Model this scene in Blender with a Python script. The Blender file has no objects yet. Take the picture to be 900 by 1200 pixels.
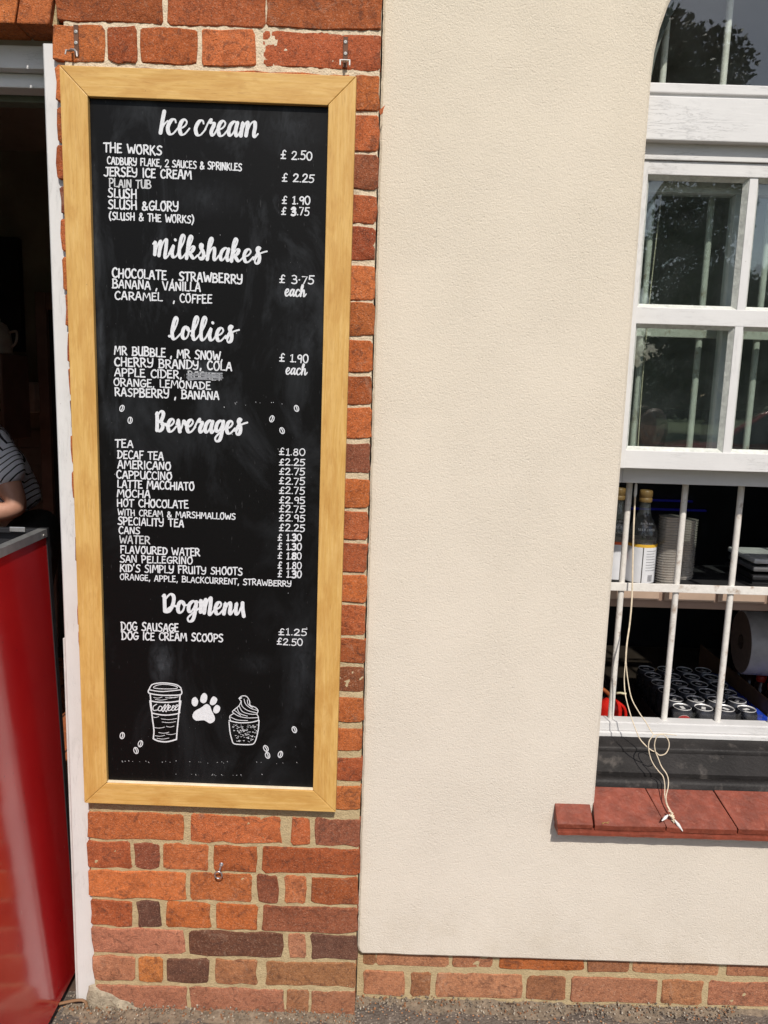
import bpy, bmesh, math, random
from mathutils import Vector, Matrix, noise, geometry
random.seed(7)
SC = bpy.context.scene
COL = SC.collection

# ------------------------------------------------------------------ camera
CAMZ = 1.545; CAMD = 1.70; FPX = 900.0
def _rot(p, r, y):
    cy, sy, cp, sp = math.cos(y), math.sin(y), math.cos(p), math.sin(p)
    f = Vector((sy*cp, cy*cp, -sp)); rt = Vector((cy, -sy, 0)); dn = f.cross(rt)
    cr, sr = math.cos(r), math.sin(r)
    return rt*cr + dn*sr, dn*cr - rt*sr, f
RT, DN, FW = _rot(math.radians(9.0456), math.radians(-1.7457), math.radians(-0.0446))
cam_d = bpy.data.cameras.new('camera'); cam = bpy.data.objects.new('camera', cam_d); COL.objects.link(cam)
cam_d.sensor_fit = 'VERTICAL'; cam_d.sensor_height = 24; cam_d.lens = 18.0
cam_d.clip_start = 0.05; cam_d.clip_end = 2000
cam.matrix_world = Matrix(((RT.x, -DN.x, -FW.x, 0), (RT.y, -DN.y, -FW.y, -CAMD), (RT.z, -DN.z, -FW.z, CAMZ), (0, 0, 0, 1)))
SC.camera = cam

# ------------------------------------------------------------------ light
SUN_AZ = math.radians(10)      # to the right of the wall's normal
SUN_EL = math.radians(47)
to_sun = Vector((math.sin(SUN_AZ)*math.cos(SUN_EL), -math.cos(SUN_AZ)*math.cos(SUN_EL), math.sin(SUN_EL)))
w = bpy.data.worlds.new('World'); SC.world = w; w.use_nodes = True
nt = w.node_tree; bg = nt.nodes['Background']
sky = nt.nodes.new('ShaderNodeTexSky'); sky.sky_type = 'NISHITA'; sky.sun_disc = False
sky.sun_elevation = SUN_EL; sky.sun_rotation = math.atan2(to_sun.x, to_sun.y)
sky.air_density = 1.0; sky.dust_density = 1.6; sky.ozone_density = 1.0
nt.links.new(sky.outputs[0], bg.inputs[0]); bg.inputs[1].default_value = 0.11
sl = bpy.data.lights.new('sun', 'SUN'); sl.energy = 3.95; sl.angle = math.radians(0.6); sl.color = (1.0, 0.94, 0.85)
so = bpy.data.objects.new('sun', sl); COL.objects.link(so)
so.rotation_euler = (-to_sun).to_track_quat('-Z', 'Y').to_euler(); so.location = (3, -6, 6)
SC.view_settings.view_transform = 'Standard'; SC.view_settings.look = 'None'
SC.view_settings.exposure = 0.10; SC.view_settings.gamma = 1.0; SC.view_settings.use_curve_mapping = False

def at(px, py, Y=0.0):
    """survey helper: the point of the vertical plane y=Y seen at a photo pixel"""
    d = RT*(px-450) + DN*(py-600) + FW*FPX
    t = (Y+CAMD)/d.y
    return Vector((d.x*t, Y, d.z*t+CAMZ))

# ------------------------------------------------------------------ materials
def new_mat(name):
    m = bpy.data.materials.new(name); m.use_nodes = True
    return m, m.node_tree, m.node_tree.nodes['Principled BSDF']
class NB:
    """tiny node builder"""
    def __init__(s, nt): s.nt = nt
    def n(s, t, **k):
        o = s.nt.nodes.new(t)
        for a, b in k.items(): setattr(o, a, b)
        return o
    def link(s, a, b): s.nt.links.new(a, b)
    def coord(s, which='Object', scale=(1, 1, 1)):
        tc = s.n('ShaderNodeTexCoord'); mp = s.n('ShaderNodeMapping'); mp.inputs['Scale'].default_value = scale
        s.link(tc.outputs[which], mp.inputs[0]); return mp.outputs[0]
    def noise(s, vec, scale, detail=4, rough=.55, dist=0):
        o = s.n('ShaderNodeTexNoise'); o.inputs['Scale'].default_value = scale; o.inputs['Detail'].default_value = detail
        o.inputs['Roughness'].default_value = rough; o.inputs['Distortion'].default_value = dist
        s.link(vec, o.inputs['Vector']); return o.outputs['Fac']
    def voro(s, vec, scale, feature='F1'):
        o = s.n('ShaderNodeTexVoronoi'); o.feature = feature; o.inputs['Scale'].default_value = scale
        s.link(vec, o.inputs['Vector']); return o
    def ramp(s, fac, stops):
        o = s.n('ShaderNodeValToRGB'); e = o.color_ramp.elements
        while len(e) < len(stops): e.new(.5)
        for i, (p, c) in enumerate(stops):
            e[i].position = p; e[i].color = c if len(c) == 4 else (*c, 1)
        s.link(fac, o.inputs[0]); return o.outputs[0]
    def val(s, fac, a, b, lo=0, hi=1):
        o = s.n('ShaderNodeMapRange'); o.inputs[1].default_value = a; o.inputs[2].default_value = b
        o.inputs[3].default_value = lo; o.inputs[4].default_value = hi; s.link(fac, o.inputs[0]); return o.outputs[0]
    def mix(s, fac, a, b, mode='MIX'):
        o = s.n('ShaderNodeMix', data_type='RGBA', blend_type=mode)
        for v, i in ((fac, 0), (a, 6), (b, 7)):
            if isinstance(v, (int, float)): o.inputs[i].default_value = v
            elif isinstance(v, tuple): o.inputs[i].default_value = v if len(v) == 4 else (*v, 1)
            else: s.link(v, o.inputs[i])
        return o.outputs[2]
    def math(s, op, a, b=None):
        o = s.n('ShaderNodeMath', operation=op)
        for i, v in enumerate((a, b)):
            if v is None: continue
            if isinstance(v, (int, float)): o.inputs[i].default_value = v
            else: s.link(v, o.inputs[i])
        return o.outputs[0]
    def bump(s, h, strength, dist, prev=None):
        o = s.n('ShaderNodeBump'); o.inputs['Strength'].default_value = strength; o.inputs['Distance'].default_value = dist
        s.link(h, o.inputs['Height'])
        if prev: s.link(prev, o.inputs['Normal'])
        return o.outputs[0]
def simple(name, col, rough=.5, metal=0, var=.15, vscale=30, bump=0, bscale=200, spec=.5, dirt=None):
    m, nt, p = new_mat(name); b = NB(nt); v = b.coord()
    f = b.noise(v, vscale, 5)
    lo = tuple(c*(1-var) for c in col); hi = tuple(min(1, c*(1+var)) for c in col)
    c = b.ramp(f, [(.3, lo), (.7, hi)])
    if dirt:
        f2 = b.val(b.noise(v, dirt[1], 6, .65), .56, .7)
        c = b.mix(b.math('MULTIPLY', f2, dirt[2]), c, dirt[0])
    b.link(c, p.inputs['Base Color'])
    p.inputs['Metallic'].default_value = metal; p.inputs['Specular IOR Level'].default_value = spec
    b.link(b.val(b.noise(v, vscale*1.7, 4), .3, .7, max(.02, rough-.08), min(1, rough+.08)), p.inputs['Roughness'])
    if bump: b.link(b.bump(b.noise(v, bscale, 4), 1, bump), p.inputs['Normal'])
    return m

# brick: colour comes from each brick object's own colour
def brick_mat():
    m, nt, p = new_mat('brick_clay'); b = NB(nt); v = b.coord('Object')
    oi = b.n('ShaderNodeObjectInfo')
    add = b.n('ShaderNodeVectorMath', operation='ADD'); b.link(v, add.inputs[0])
    sc = b.n('ShaderNodeVectorMath', operation='SCALE'); b.link(oi.outputs['Location'], sc.inputs[0]); sc.inputs['Scale'].default_value = 3.1
    b.link(sc.outputs[0], add.inputs[1]); v = add.outputs[0]
    big = b.noise(v, 22, 4, .6, .6); fine = b.noise(v, 420, 3, .7); mid = b.noise(v, 95, 5, .7, .4)
    c = b.mix(b.val(big, .35, .7), b.mix(.75, oi.outputs['Color'], (.30, .085, .035), 'MIX'), oi.outputs['Color'])
    c = b.mix(b.val(big, .3, .8, 0, .45), oi.outputs['Color'], b.mix(1.0, oi.outputs['Color'], (.74, .66, .60), 'MULTIPLY'))
    c = b.mix(b.val(mid, .5, .72, 0, .55), c, b.mix(1.0, c, (1.45, 1.35, 1.2), 'MULTIPLY'))
    c = b.mix(b.val(mid, .48, .3, 0, .6), c, b.mix(1.0, c, (.5, .42, .42), 'MULTIPLY'))
    c = b.mix(b.val(fine, .45, .65, .0, .6), c, b.mix(1.0, c, (.52, .47, .45), 'MULTIPLY'))
    c = b.mix(b.val(b.noise(v, 300, 2, .6), .56, .70, 0, .65), c, b.mix(.42, c, (.66, .46, .33)))
    c = b.mix(b.val(b.noise(v, 12, 5, .8, .8), .50, .72, 0, .7), c, b.mix(1.0, c, (.55, .50, .50), 'MULTIPLY'))
    c = b.mix(b.val(b.noise(v, 34, 5, .75, 1.5), .53, .64, 0, .75), c, b.mix(.75, c, (.085, .04, .03)))
    # pale lime specks and smears
    vo = b.voro(v, 170); sp = b.math('MULTIPLY', b.val(vo.outputs['Distance'], .16, .08), b.val(b.noise(v, 30, 3), .55, .62))
    c = b.mix(b.math('MULTIPLY', sp, .55), c, (.55, .42, .32))
    sm = b.val(b.noise(v, 14, 6, .75, 1.2), .60, .80, 0, .42); c = b.mix(b.math('MULTIPLY', sm, 1.3), c, (.46, .34, .25))
    b.link(c, p.inputs['Base Color']); p.inputs['Roughness'].default_value = .93; p.inputs['Specular IOR Level'].default_value = .2
    # wandering fissures, pits, sanded face
    cr = b.n('ShaderNodeTexNoise'); cr.noise_type = 'RIDGED_MULTIFRACTAL'; cr.inputs['Scale'].default_value = 26; cr.inputs['Detail'].default_value = 3
    b.link(v, cr.inputs['Vector'])
    n1 = b.bump(b.noise(v, 75, 7, .75, .3), .9, .0042)
    n2 = b.bump(b.val(cr.outputs['Fac'], 1.35, 1.7, 1, 0), .3, .002, n1)
    pit = b.val(b.voro(v, 120).outputs['Distance'], .1, .3)
    n3 = b.bump(pit, .5, .0015, n2)
    n4 = b.bump(fine, .9, .0024, n3)
    b.link(n4, p.inputs['Normal'])
    return m
def mortar_mat():
    m, nt, p = new_mat('lime_mortar'); b = NB(nt); v = b.coord('Object')
    sep = b.n('ShaderNodeSeparateXYZ'); b.link(v, sep.inputs[0])
    z = b.math('ADD', sep.outputs[2], b.math('MULTIPLY', b.noise(v, 3, 3), .5))
    c = b.mix(b.val(z, 1.0, 1.9), (.415, .325, .190), (.60, .505, .375))       # old olive pointing low down, sandy lime above
    c = b.mix(b.val(b.noise(v, 40, 5, .7), .4, .75, 0, .45), c, b.mix(1.0, c, (.66, .62, .55), 'MULTIPLY'))
    g = b.voro(v, 260)
    c = b.mix(b.val(g.outputs['Distance'], .12, .5, 0, .45), c, b.mix(1.0, c, (1.25, 1.25, 1.25), 'MULTIPLY'))
    c = b.mix(b.val(b.noise(v, 320, 3), .6, .72, 0, .6), c, (.20, .15, .10))
    b.link(c, p.inputs['Base Color']); p.inputs['Roughness'].default_value = .97; p.inputs['Specular IOR Level'].default_value = .1
    n1 = b.bump(b.noise(v, 140, 5, .7), .8, .0028); n2 = b.bump(g.outputs['Distance'], .6, .0015, n1)
    b.link(n2, p.inputs['Normal']); return m
def plaster_mat():
    m, nt, p = new_mat('cream_painted_render'); b = NB(nt); v = b.coord('Object')
    sep = b.n('ShaderNodeSeparateXYZ'); b.link(v, sep.inputs[0])
    z = b.math('ADD', sep.outputs[2], b.math('MULTIPLY', b.noise(v, 2.2, 3), .9))
    c = b.mix(b.val(z, 1.0, 2.8), (.675, .61, .528), (.685, .607, .492))
    c = b.mix(b.val(b.noise(v, 5, 4, .6, .6), .4, .72, 0, .07), c, (.575, .515, .43))
    c = b.mix(b.val(b.noise(v, 60, 4, .7), .58, .78, 0, .12), c, (.45, .38, .29))
    sp = b.math('MULTIPLY', b.val(b.voro(v, 55).outputs['Distance'], .045, .02), b.val(b.noise(v, 9, 2), .5, .6))
    c = b.mix(b.math('MULTIPLY', sp, .8), c, (.10, .07, .05))
    hc = b.noise(v, 3.1, 7, .62, .8); hl = b.val(b.math('ABSOLUTE', b.math('SUBTRACT', hc, .47)), 0, .0016, 1, 0)
    c = b.mix(b.math('MULTIPLY', b.math('MULTIPLY', hl, b.val(b.noise(v, 2.3, 2), .56, .62)), .35), c, (.33, .27, .2))
    dm = b.n('ShaderNodeMapping'); dm.inputs['Scale'].default_value = (30, 1, 1.6); b.link(v, dm.inputs[0])
    c = b.mix(b.math('MULTIPLY', b.val(b.noise(dm.outputs[0], 2, 4, .6), .63, .8), .16), c, (.42, .35, .26))
    low = b.math('MULTIPLY', b.val(sep.outputs[2], .34, .17, 0, .28), b.val(b.noise(v, 11, 5, .7), .42, .66))
    c = b.mix(low, c, (.47, .40, .30))
    b.link(c, p.inputs['Base Color']); p.inputs['Roughness'].default_value = .85; p.inputs['Specular IOR Level'].default_value = .25
    sm = b.val(b.noise(v, 4.5, 3), .35, .6, .7, 1)          # smoother trowelled areas
    vs = b.n('ShaderNodeMapping'); vs.inputs['Scale'].default_value = (1, 1, .8); b.link(v, vs.inputs[0])
    n0 = b.bump(b.noise(v, 6, 2), .08, .008)
    n1 = b.bump(b.math('MULTIPLY', b.noise(vs.outputs[0], 310, 5, .75, .1), sm), .9, .0027, n0)
    n2 = b.bump(b.noise(v, 420, 3, .6), .5, .0014, n1)
    pits = b.val(b.voro(v, 95).outputs['Distance'], .08, .26)
    n3 = b.bump(b.math('MULTIPLY', pits, sm), .35, .0012, n2)
    b.link(n3, p.inputs['Normal']); return m
def wood_mat():
    m, nt, p = new_mat('varnished_pine'); b = NB(nt); v = b.coord('Object')
    oi = b.n('ShaderNodeObjectInfo')
    sc = b.n('ShaderNodeVectorMath', operation='MULTIPLY_ADD'); b.link(oi.outputs['Random'], sc.inputs[0]); sc.inputs[1].default_value = (7, 3, 5); b.link(v, sc.inputs[2])
    mp = b.n('ShaderNodeMapping'); mp.inputs['Scale'].default_value = (3.2, 60, 60); b.link(sc.outputs[0], mp.inputs[0])
    grain = b.noise(mp.outputs[0], 3.2, 6, .6, .7)
    mp2 = b.n('ShaderNodeMapping'); mp2.inputs['Scale'].default_value = (6, 22, 22); b.link(sc.outputs[0], mp2.inputs[0])
    blot = b.noise(mp2.outputs[0], 1.6, 4, .6, .5)
    c = b.ramp(grain, [(.25, (.51, .285, .070)), (.5, (.60, .365, .115)), (.75, (.66, .43, .16))])
    c = b.mix(b.val(blot, .42, .66, 0, .7), c, (.46, .235, .055))
    fl = b.n('ShaderNodeMapping'); fl.inputs['Scale'].default_value = (40, 500, 500); b.link(sc.outputs[0], fl.inputs[0])
    c = b.mix(b.val(b.noise(fl.outputs[0], 1, 3), .56, .72, 0, .35), c, (.33, .17, .05))
    sp = b.math('MULTIPLY', b.val(b.voro(v, 46).outputs['Distance'], .05, .02), b.val(b.noise(v, 8, 2), .5, .56))
    c = b.mix(b.math('MULTIPLY', sp, .7), c, (.16, .09, .03))
    b.link(c, p.inputs['Base Color']); b.link(b.val(blot, .3, .7, .42, .58), p.inputs['Roughness'])
    p.inputs['Specular IOR Level'].default_value = .35
    b.link(b.bump(grain, .5, .0006), p.inputs['Normal']); return m
def chalk_board_mat():
    m, nt, p = new_mat('chalkboard_black'); b = NB(nt); v = b.coord('Object')
    sep = b.n('ShaderNodeSeparateXYZ'); b.link(v, sep.inputs[0])
    st = b.n('ShaderNodeMapping'); st.inputs['Scale'].default_value = (1, 1, .45); b.link(v, st.inputs[0])
    haze = b.val(b.noise(st.outputs[0], 7, 6, .68, .8), .5, 1.1)
    up = b.val(sep.outputs[2], .6, 1.65, .25, 1)
    f = b.math('MULTIPLY', haze, up)
    # wiped smears left by old chalk
    for (x, z, rx, rz, k) in SMEARS:
        mp = b.n('ShaderNodeMapping'); mp.vector_type = 'TEXTURE'; mp.inputs['Location'].default_value = (x, 0, z); mp.inputs['Scale'].default_value = (rx, 1, rz)
        b.link(v, mp.inputs[0]); g = b.n('ShaderNodeTexGradient', gradient_type='SPHERICAL'); b.link(mp.outputs[0], g.inputs[0])
        f = b.math('ADD', f, b.math('MULTIPLY', b.math('MULTIPLY', g.outputs['Fac'], b.val(b.noise(st.outputs[0], 60, 5, .7, 1), .3, .7)), k))
    c = b.mix(f, (.0036, .0034, .0036), (.095, .105, .12))
    sc = b.n('ShaderNodeMapping'); sc.inputs['Scale'].default_value = (30, 1, 3); sc.inputs['Rotation'].default_value = (0, .25, 0); b.link(v, sc.inputs[0])
    c = b.mix(b.math('MULTIPLY', b.val(b.noise(sc.outputs[0], 14, 2), .73, .76), .16), c, (.3, .3, .31))
    sp = b.math('MULTIPLY', b.val(b.voro(v, 90).outputs['Distance'], .05, .02), b.val(b.noise(v, 14, 2), .56, .62))
    c = b.mix(b.math('MULTIPLY', sp, .5), c, (.4, .4, .4))
    b.link(c, p.inputs['Base Color']); b.link(b.val(haze, 0, 1, .42, .62), p.inputs['Roughness']); p.inputs['Specular IOR Level'].default_value = .16
    b.link(b.bump(b.noise(v, 240, 3), .3, .0003), p.inputs['Normal']); return m
def chalk_ink(name, k, col=(.73, .745, .78)):
    m, nt, p = new_mat(name); b = NB(nt); v = b.coord('Object')
    f = b.val(b.noise(v, 260, 4, .7), .35, .7, 1-k, 1)
    b.link(b.mix(f, (.16, .165, .175), col), p.inputs['Base Color']); p.inputs['Roughness'].default_value = .8
    p.inputs['Specular IOR Level'].default_value = .2; return m
def paint_mat(name, col, crack=.5, dirt=.4, horizontal=True, rough=.5, spec=.35):
    m, nt, p = new_mat(name); b = NB(nt); v = b.coord('Object')
    st = b.n('ShaderNodeMapping'); st.inputs['Scale'].default_value = (1, 8, 9) if horizontal else (9, 8, 1); b.link(v, st.inputs[0])
    g = b.noise(st.outputs[0], 9, 6, .7, .7)
    line = b.val(b.math('ABSOLUTE', b.math('SUBTRACT', g, .5)), .0, .012, 1, 0)
    msk = b.val(b.noise(v, 7, 3), .46, .58)
    line = b.math('MULTIPLY', line, msk)
    c = b.mix(b.val(b.noise(v, 12, 5, .65), .35, .75, 0, dirt), col, tuple(x*.78 for x in col))
    sp = b.math('MULTIPLY', b.val(b.voro(v, 60).outputs['Distance'], .07, .03), b.val(b.noise(v, 16, 2), .55, .6))
    c = b.mix(b.math('MULTIPLY', sp, .8), c, (.16, .11, .08))
    c = b.mix(b.math('MULTIPLY', line, crack), c, tuple(x*.45 for x in col))
    gr_ = b.math('MULTIPLY', b.val(b.noise(st.outputs[0], 22, 6, .75), .60, .72), b.val(b.noise(v, 10, 3), .5, .62))
    c = b.mix(b.math('MULTIPLY', gr_, .4), c, (.27, .22, .17))
    b.link(c, p.inputs['Base Color']); p.inputs['Roughness'].default_value = rough; p.inputs['Specular IOR Level'].default_value = spec
    n1 = b.bump(g, .35, .0012); n2 = b.bump(b.math('SUBTRACT', 1.0, line), .5, .0006, n1)
    b.link(n2, p.inputs['Normal']); return m
def glass_mat():
    m, nt, p = new_mat('window_glass'); b = NB(nt); nt.nodes.remove(p); out = nt.nodes['Material Output']; v = b.coord('Object')
    tr = b.n('ShaderNodeBsdfTransparent'); tr.inputs[0].default_value = (.945, .975, .96, 1)
    gl = b.n('ShaderNodeBsdfGlossy'); gl.inputs['Roughness'].default_value = .01
    b.link(b.bump(b.noise(v, 5, 2), .3, .0012), gl.inputs['Normal'])
    fr = b.n('ShaderNodeFresnel'); ge = b.n('ShaderNodeNewGeometry'); b.link(b.val(ge.outputs['Backfacing'], 0, 1, 1.78, 1/1.78), fr.inputs['IOR'])
    mx = b.n('ShaderNodeMixShader'); b.link(fr.outputs[0], mx.inputs[0]); b.link(tr.outputs[0], mx.inputs[1]); b.link(gl.outputs[0], mx.inputs[2])
    df = b.n('ShaderNodeBsdfDiffuse'); df.inputs[0].default_value = (.42, .47, .47, 1)
    vo = b.val(b.voro(v, 110).outputs['Distance'], .10, .05); msk = b.val(b.noise(v, 22, 4, .7), .5, .68)
    film = b.val(b.noise(v, 9, 6, .7), .4, .8, .004, .022)
    mx2 = b.n('ShaderNodeMixShader'); b.link(b.math('ADD', b.math('MULTIPLY', b.math('MULTIPLY', vo, msk), .45), film), mx2.inputs[0])
    b.link(mx.outputs[0], mx2.inputs[1]); b.link(df.outputs[0], mx2.inputs[2]); b.link(mx2.outputs[0], out.inputs[0]); return m
def clear_mat(name, tint, refl=1.9, rough=.03, film=.03):
    m, nt, p = new_mat(name); b = NB(nt); nt.nodes.remove(p); out = nt.nodes['Material Output']; v = b.coord('Object')
    tr = b.n('ShaderNodeBsdfTransparent'); tr.inputs[0].default_value = (*tint, 1)
    gl = b.n('ShaderNodeBsdfGlossy'); gl.inputs['Roughness'].default_value = rough
    b.link(b.bump(b.noise(v, 60, 3), .5, .002), gl.inputs['Normal'])
    lw = b.n('ShaderNodeFresnel'); ge = b.n('ShaderNodeNewGeometry'); b.link(b.val(ge.outputs['Backfacing'], 0, 1, refl, 1/refl), lw.inputs['IOR'])
    mx = b.n('ShaderNodeMixShader'); b.link(lw.outputs[0], mx.inputs[0]); b.link(tr.outputs[0], mx.inputs[1]); b.link(gl.outputs[0], mx.inputs[2])
    df = b.n('ShaderNodeBsdfDiffuse'); df.inputs[0].default_value = (.7, .7, .7, 1)
    mx2 = b.n('ShaderNodeMixShader'); mx2.inputs[0].default_value = film; b.link(mx.outputs[0], mx2.inputs[1]); b.link(df.outputs[0], mx2.inputs[2])
    b.link(mx2.outputs[0], out.inputs[0]); return m
def asphalt_mat():
    m, nt, p = new_mat('old_asphalt'); b = NB(nt); v = b.coord('Object')
    g = b.voro(v, 150); g2 = b.voro(v, 60)
    c = b.mix(b.val(b.noise(v, 25, 6, .7), .35, .7), (.085, .068, .055), (.17, .14, .115))
    h = b.n('ShaderNodeSeparateColor'); b.link(g.outputs['Color'], h.inputs[0])
    c = b.mix(b.math('MULTIPLY', b.val(h.outputs[0], .7, .8), b.val(g.outputs['Distance'], .45, .3)), c, (.34, .28, .22))
    c = b.mix(b.math('MULTIPLY', b.val(h.outputs[1], .86, .9), b.val(g.outputs['Distance'], .4, .3)), c, (.42, .2, .09))
    b.link(c, p.inputs['Base Color']); p.inputs['Roughness'].default_value = .92
    n1 = b.bump(g.outputs['Distance'], .8, .004); n2 = b.bump(b.noise(v, 30, 5, .7), .8, .01, n1)
    b.link(n2, p.inputs['Normal']); return m
def stripe_mat():
    m, nt, p = new_mat('striped_jersey'); b = NB(nt); v = b.coord('Object')
    sep = b.n('ShaderNodeSeparateXYZ'); b.link(v, sep.inputs[0])
    wv = b.noise(v, 6, 2)
    a = b.math('ABSOLUTE', b.math('SUBTRACT', sep.outputs[0], -.075))       # chevron about the sleeve seam
    t = b.math('ADD', b.math('MULTIPLY', sep.outputs[2], .75), b.math('MULTIPLY', a, -.8))
    t = b.math('ADD', t, b.math('MULTIPLY', wv, .03))
    fr = b.math('FRACT', b.math('MULTIPLY', t, 50))
    c = b.mix(b.val(fr, .78, .80), (.86, .88, .94), (.02, .022, .03))
    b.link(c, p.inputs['Base Color']); p.inputs['Roughness'].default_value = .9
    b.link(b.bump(b.noise(v, 18, 3), .6, .012), p.inputs['Normal']); return m

# ------------------------------------------------------------------ mesh helpers
def link(o, parent=None):
    COL.objects.link(o)
    if parent is not None: o.parent = parent
    return o
def mesh_obj(name, verts, faces, mat, parent=None, smooth=False):
    me = bpy.data.meshes.new(name); me.from_pydata([tuple(v) for v in verts], [], faces); me.update()
    if mat: me.materials.append(mat)
    if smooth:
        bm = bmesh.new(); bm.from_mesh(me)
        for f in bm.faces: f.smooth = True
        for e in bm.edges:
            if len(e.link_faces) == 2 and e.calc_face_angle(0) > .95: e.smooth = False
        bm.to_mesh(me); bm.free()
    return link(bpy.data.objects.new(name, me), parent)
def wloc(o):
    v = Vector((0, 0, 0))
    while o is not None: v += o.location; o = o.parent
    return v
class G:
    """collects shapes that make ONE part"""
    def __init__(s): s.v = []; s.f = []
    def add(s, v, f):
        n = len(s.v); s.v += [Vector(x) for x in v]; s.f += [tuple(i+n for i in q) for q in f]; return s
    def box(s, a, b, ch=0.0):
        x0, y0, z0 = a; x1, y1, z1 = b
        if ch <= 0:
            v = [(x0, y0, z0), (x1, y0, z0), (x1, y1, z0), (x0, y1, z0), (x0, y0, z1), (x1, y0, z1), (x1, y1, z1), (x0, y1, z1)]
            return s.add(v, [(0, 3, 2, 1), (4, 5, 6, 7), (0, 1, 5, 4), (1, 2, 6, 5), (2, 3, 7, 6), (3, 0, 4, 7)])
        bm = bmesh.new(); bmesh.ops.create_cube(bm, size=1)
        for q in bm.verts: q.co = Vector(((x0+x1)/2+q.co.x*(x1-x0), (y0+y1)/2+q.co.y*(y1-y0), (z0+z1)/2+q.co.z*(z1-z0)))
        bmesh.ops.bevel(bm, geom=list(bm.edges), offset=ch, segments=2, affect='EDGES', profile=.6)
        bm.verts.index_update(); s.add([q.co.copy() for q in bm.verts], [tuple(q.index for q in f.verts) for f in bm.faces]); bm.free(); return s
    def quadbox(s, pts_front, pts_back):
        v = list(pts_front)+list(pts_back); return s.add(v, [(0, 1, 2, 3), (7, 6, 5, 4), (0, 4, 5, 1), (1, 5, 6, 2), (2, 6, 7, 3), (3, 7, 4, 0)])
    def tube(s, pts, r, n=10, cap=True):
        pts = [Vector(p) for p in pts]; rr = r if isinstance(r, (list, tuple)) else [r]*len(pts)
        t0 = (pts[1]-pts[0]).normalized(); up = Vector((0, 0, 1)) if abs(t0.z) < .9 else Vector((1, 0, 0))
        x = t0.cross(up).normalized(); rings = []
        V = []; F = []
        for i, p in enumerate(pts):
            a = pts[max(0, i-1)]; c = pts[min(len(pts)-1, i+1)]; t = (c-a).normalized()
            x = (x - t*x.dot(t)).normalized(); y = t.cross(x)
            for k in range(n):
                an = 2*math.pi*k/n; V.append(p+(x*math.cos(an)+y*math.sin(an))*rr[i])
        for i in range(len(pts)-1):
            for k in range(n):
                k2 = (k+1) % n; F.append((i*n+k, i*n+k2, (i+1)*n+k2, (i+1)*n+k))
        if cap: F.append(tuple(range(n-1, -1, -1))); F.append(tuple((len(pts)-1)*n+k for k in range(n)))
        return s.add(V, F)
    def lathe(s, prof, c=(0, 0, 0), n=20, axis='z', caps=True):
        V = []; F = []
        for (r, h) in prof:
            for k in range(n):
                a = 2*math.pi*k/n; p = (r*math.cos(a), r*math.sin(a), h)
                if axis == 'x': p = (h, p[0], p[1])
                if axis == 'y': p = (p[0], h, -p[1])
                V.append((p[0]+c[0], p[1]+c[1], p[2]+c[2]))
        for i in range(len(prof)-1):
            for k in range(n):
                k2 = (k+1) % n; F.append((i*n+k, i*n+k2, (i+1)*n+k2, (i+1)*n+k))
        if caps: F.append(tuple(range(n-1, -1, -1))); F.append(tuple((len(prof)-1)*n+k for k in range(n)))
        return s.add(V, F)
    def make(s, name, mat, parent=None, smooth=False, base=None):
        # shapes are gathered in world coordinates; the part's origin goes to base (or to its parent's origin)
        pw = wloc(parent); b = Vector(base) if base is not None else pw
        o = mesh_obj(name, [q-b for q in s.v], s.f, mat, parent, smooth)
        o.location = b-pw
        return o
def smooth_by_angle(o, ang=40):
    me = o.data; bm = bmesh.new(); bm.from_mesh(me)
    for f in bm.faces: f.smooth = True
    for e in bm.edges:
        if len(e.link_faces) == 2 and e.calc_face_angle(0) > math.radians(ang): e.smooth = False
    bm.to_mesh(me); bm.free(); return o
def thing(name, loc, label, cat, group=None, rz=0):
    o = bpy.data.objects.new(name, None); o.empty_display_size = .05; COL.objects.link(o)
    o.location = loc; o.rotation_euler.z = rz; o['label'] = label; o['category'] = cat
    if group: o['group'] = group
    return o
def tag(o, label, cat, group=None):
    o['label'] = label; o['category'] = cat
    if group: o['group'] = group
    return o
def struct(o, kind='structure'): o['kind'] = kind; return o
# ------------------------------------------------------------------ chalkboard frame of reference (the board leans out a little at the top)
P_TL, P_TR, P_BR, P_BL = at(69, 77, -.056), at(418, 88, -.056), at(393, 952, -.028), at(99, 941, -.028)
BC = (P_BL+P_BR)/2; TC = (P_TL+P_TR)/2
bz = (TC-BC); BH = bz.length; bz.normalize()
bx = ((P_TR-P_TL)+(P_BR-P_BL)).normalized(); bx = (bx-bz*bx.dot(bz)).normalized(); by = bz.cross(bx)   # by points into the wall
BW = ((P_TR-P_TL).length+(P_BR-P_BL).length)/2
BO = BC-bx*BW/2                                                # outer bottom left corner of the frame's face
BM = Matrix(((bx.x, by.x, bz.x, BO.x), (bx.y, by.y, bz.y, BO.y), (bx.z, by.z, bz.z, BO.z), (0, 0, 0, 1)))
RECESS = .011
def bl(px, py, depth=RECESS):
    """photo pixel -> (x, z) on the board's black face"""
    d = RT*(px-450)+DN*(py-600)+FW*FPX; o = Vector((0, -CAMD, CAMZ)); p0 = BO+by*depth
    t = (p0-o).dot(by)/d.dot(by); q = o+d*t-BO
    return (q.dot(bx), q.dot(bz))
SMEARS = [(*bl(190, 778), .035, .07, .55), (*bl(300, 778), .06, .03, .12), (*bl(240, 232), .09, .045, .16), (*bl(345, 332), .05, .07, .22), (*bl(355, 780), .035, .12, .2),
          (*bl(240, 432), .05, .022, .5), (*bl(240, 403), .06, .018, .25), (*bl(118, 400), .012, .12, .35), (*bl(112, 260), .012, .2, .3), (*bl(350, 400), .08, .1, .14),
          (*bl(335, 345), .03, .03, .3), (*bl(130, 490), .05, .04, .2), (*bl(345, 748), .05, .025, .25), (*bl(340, 150), .08, .06, .2)]

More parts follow.
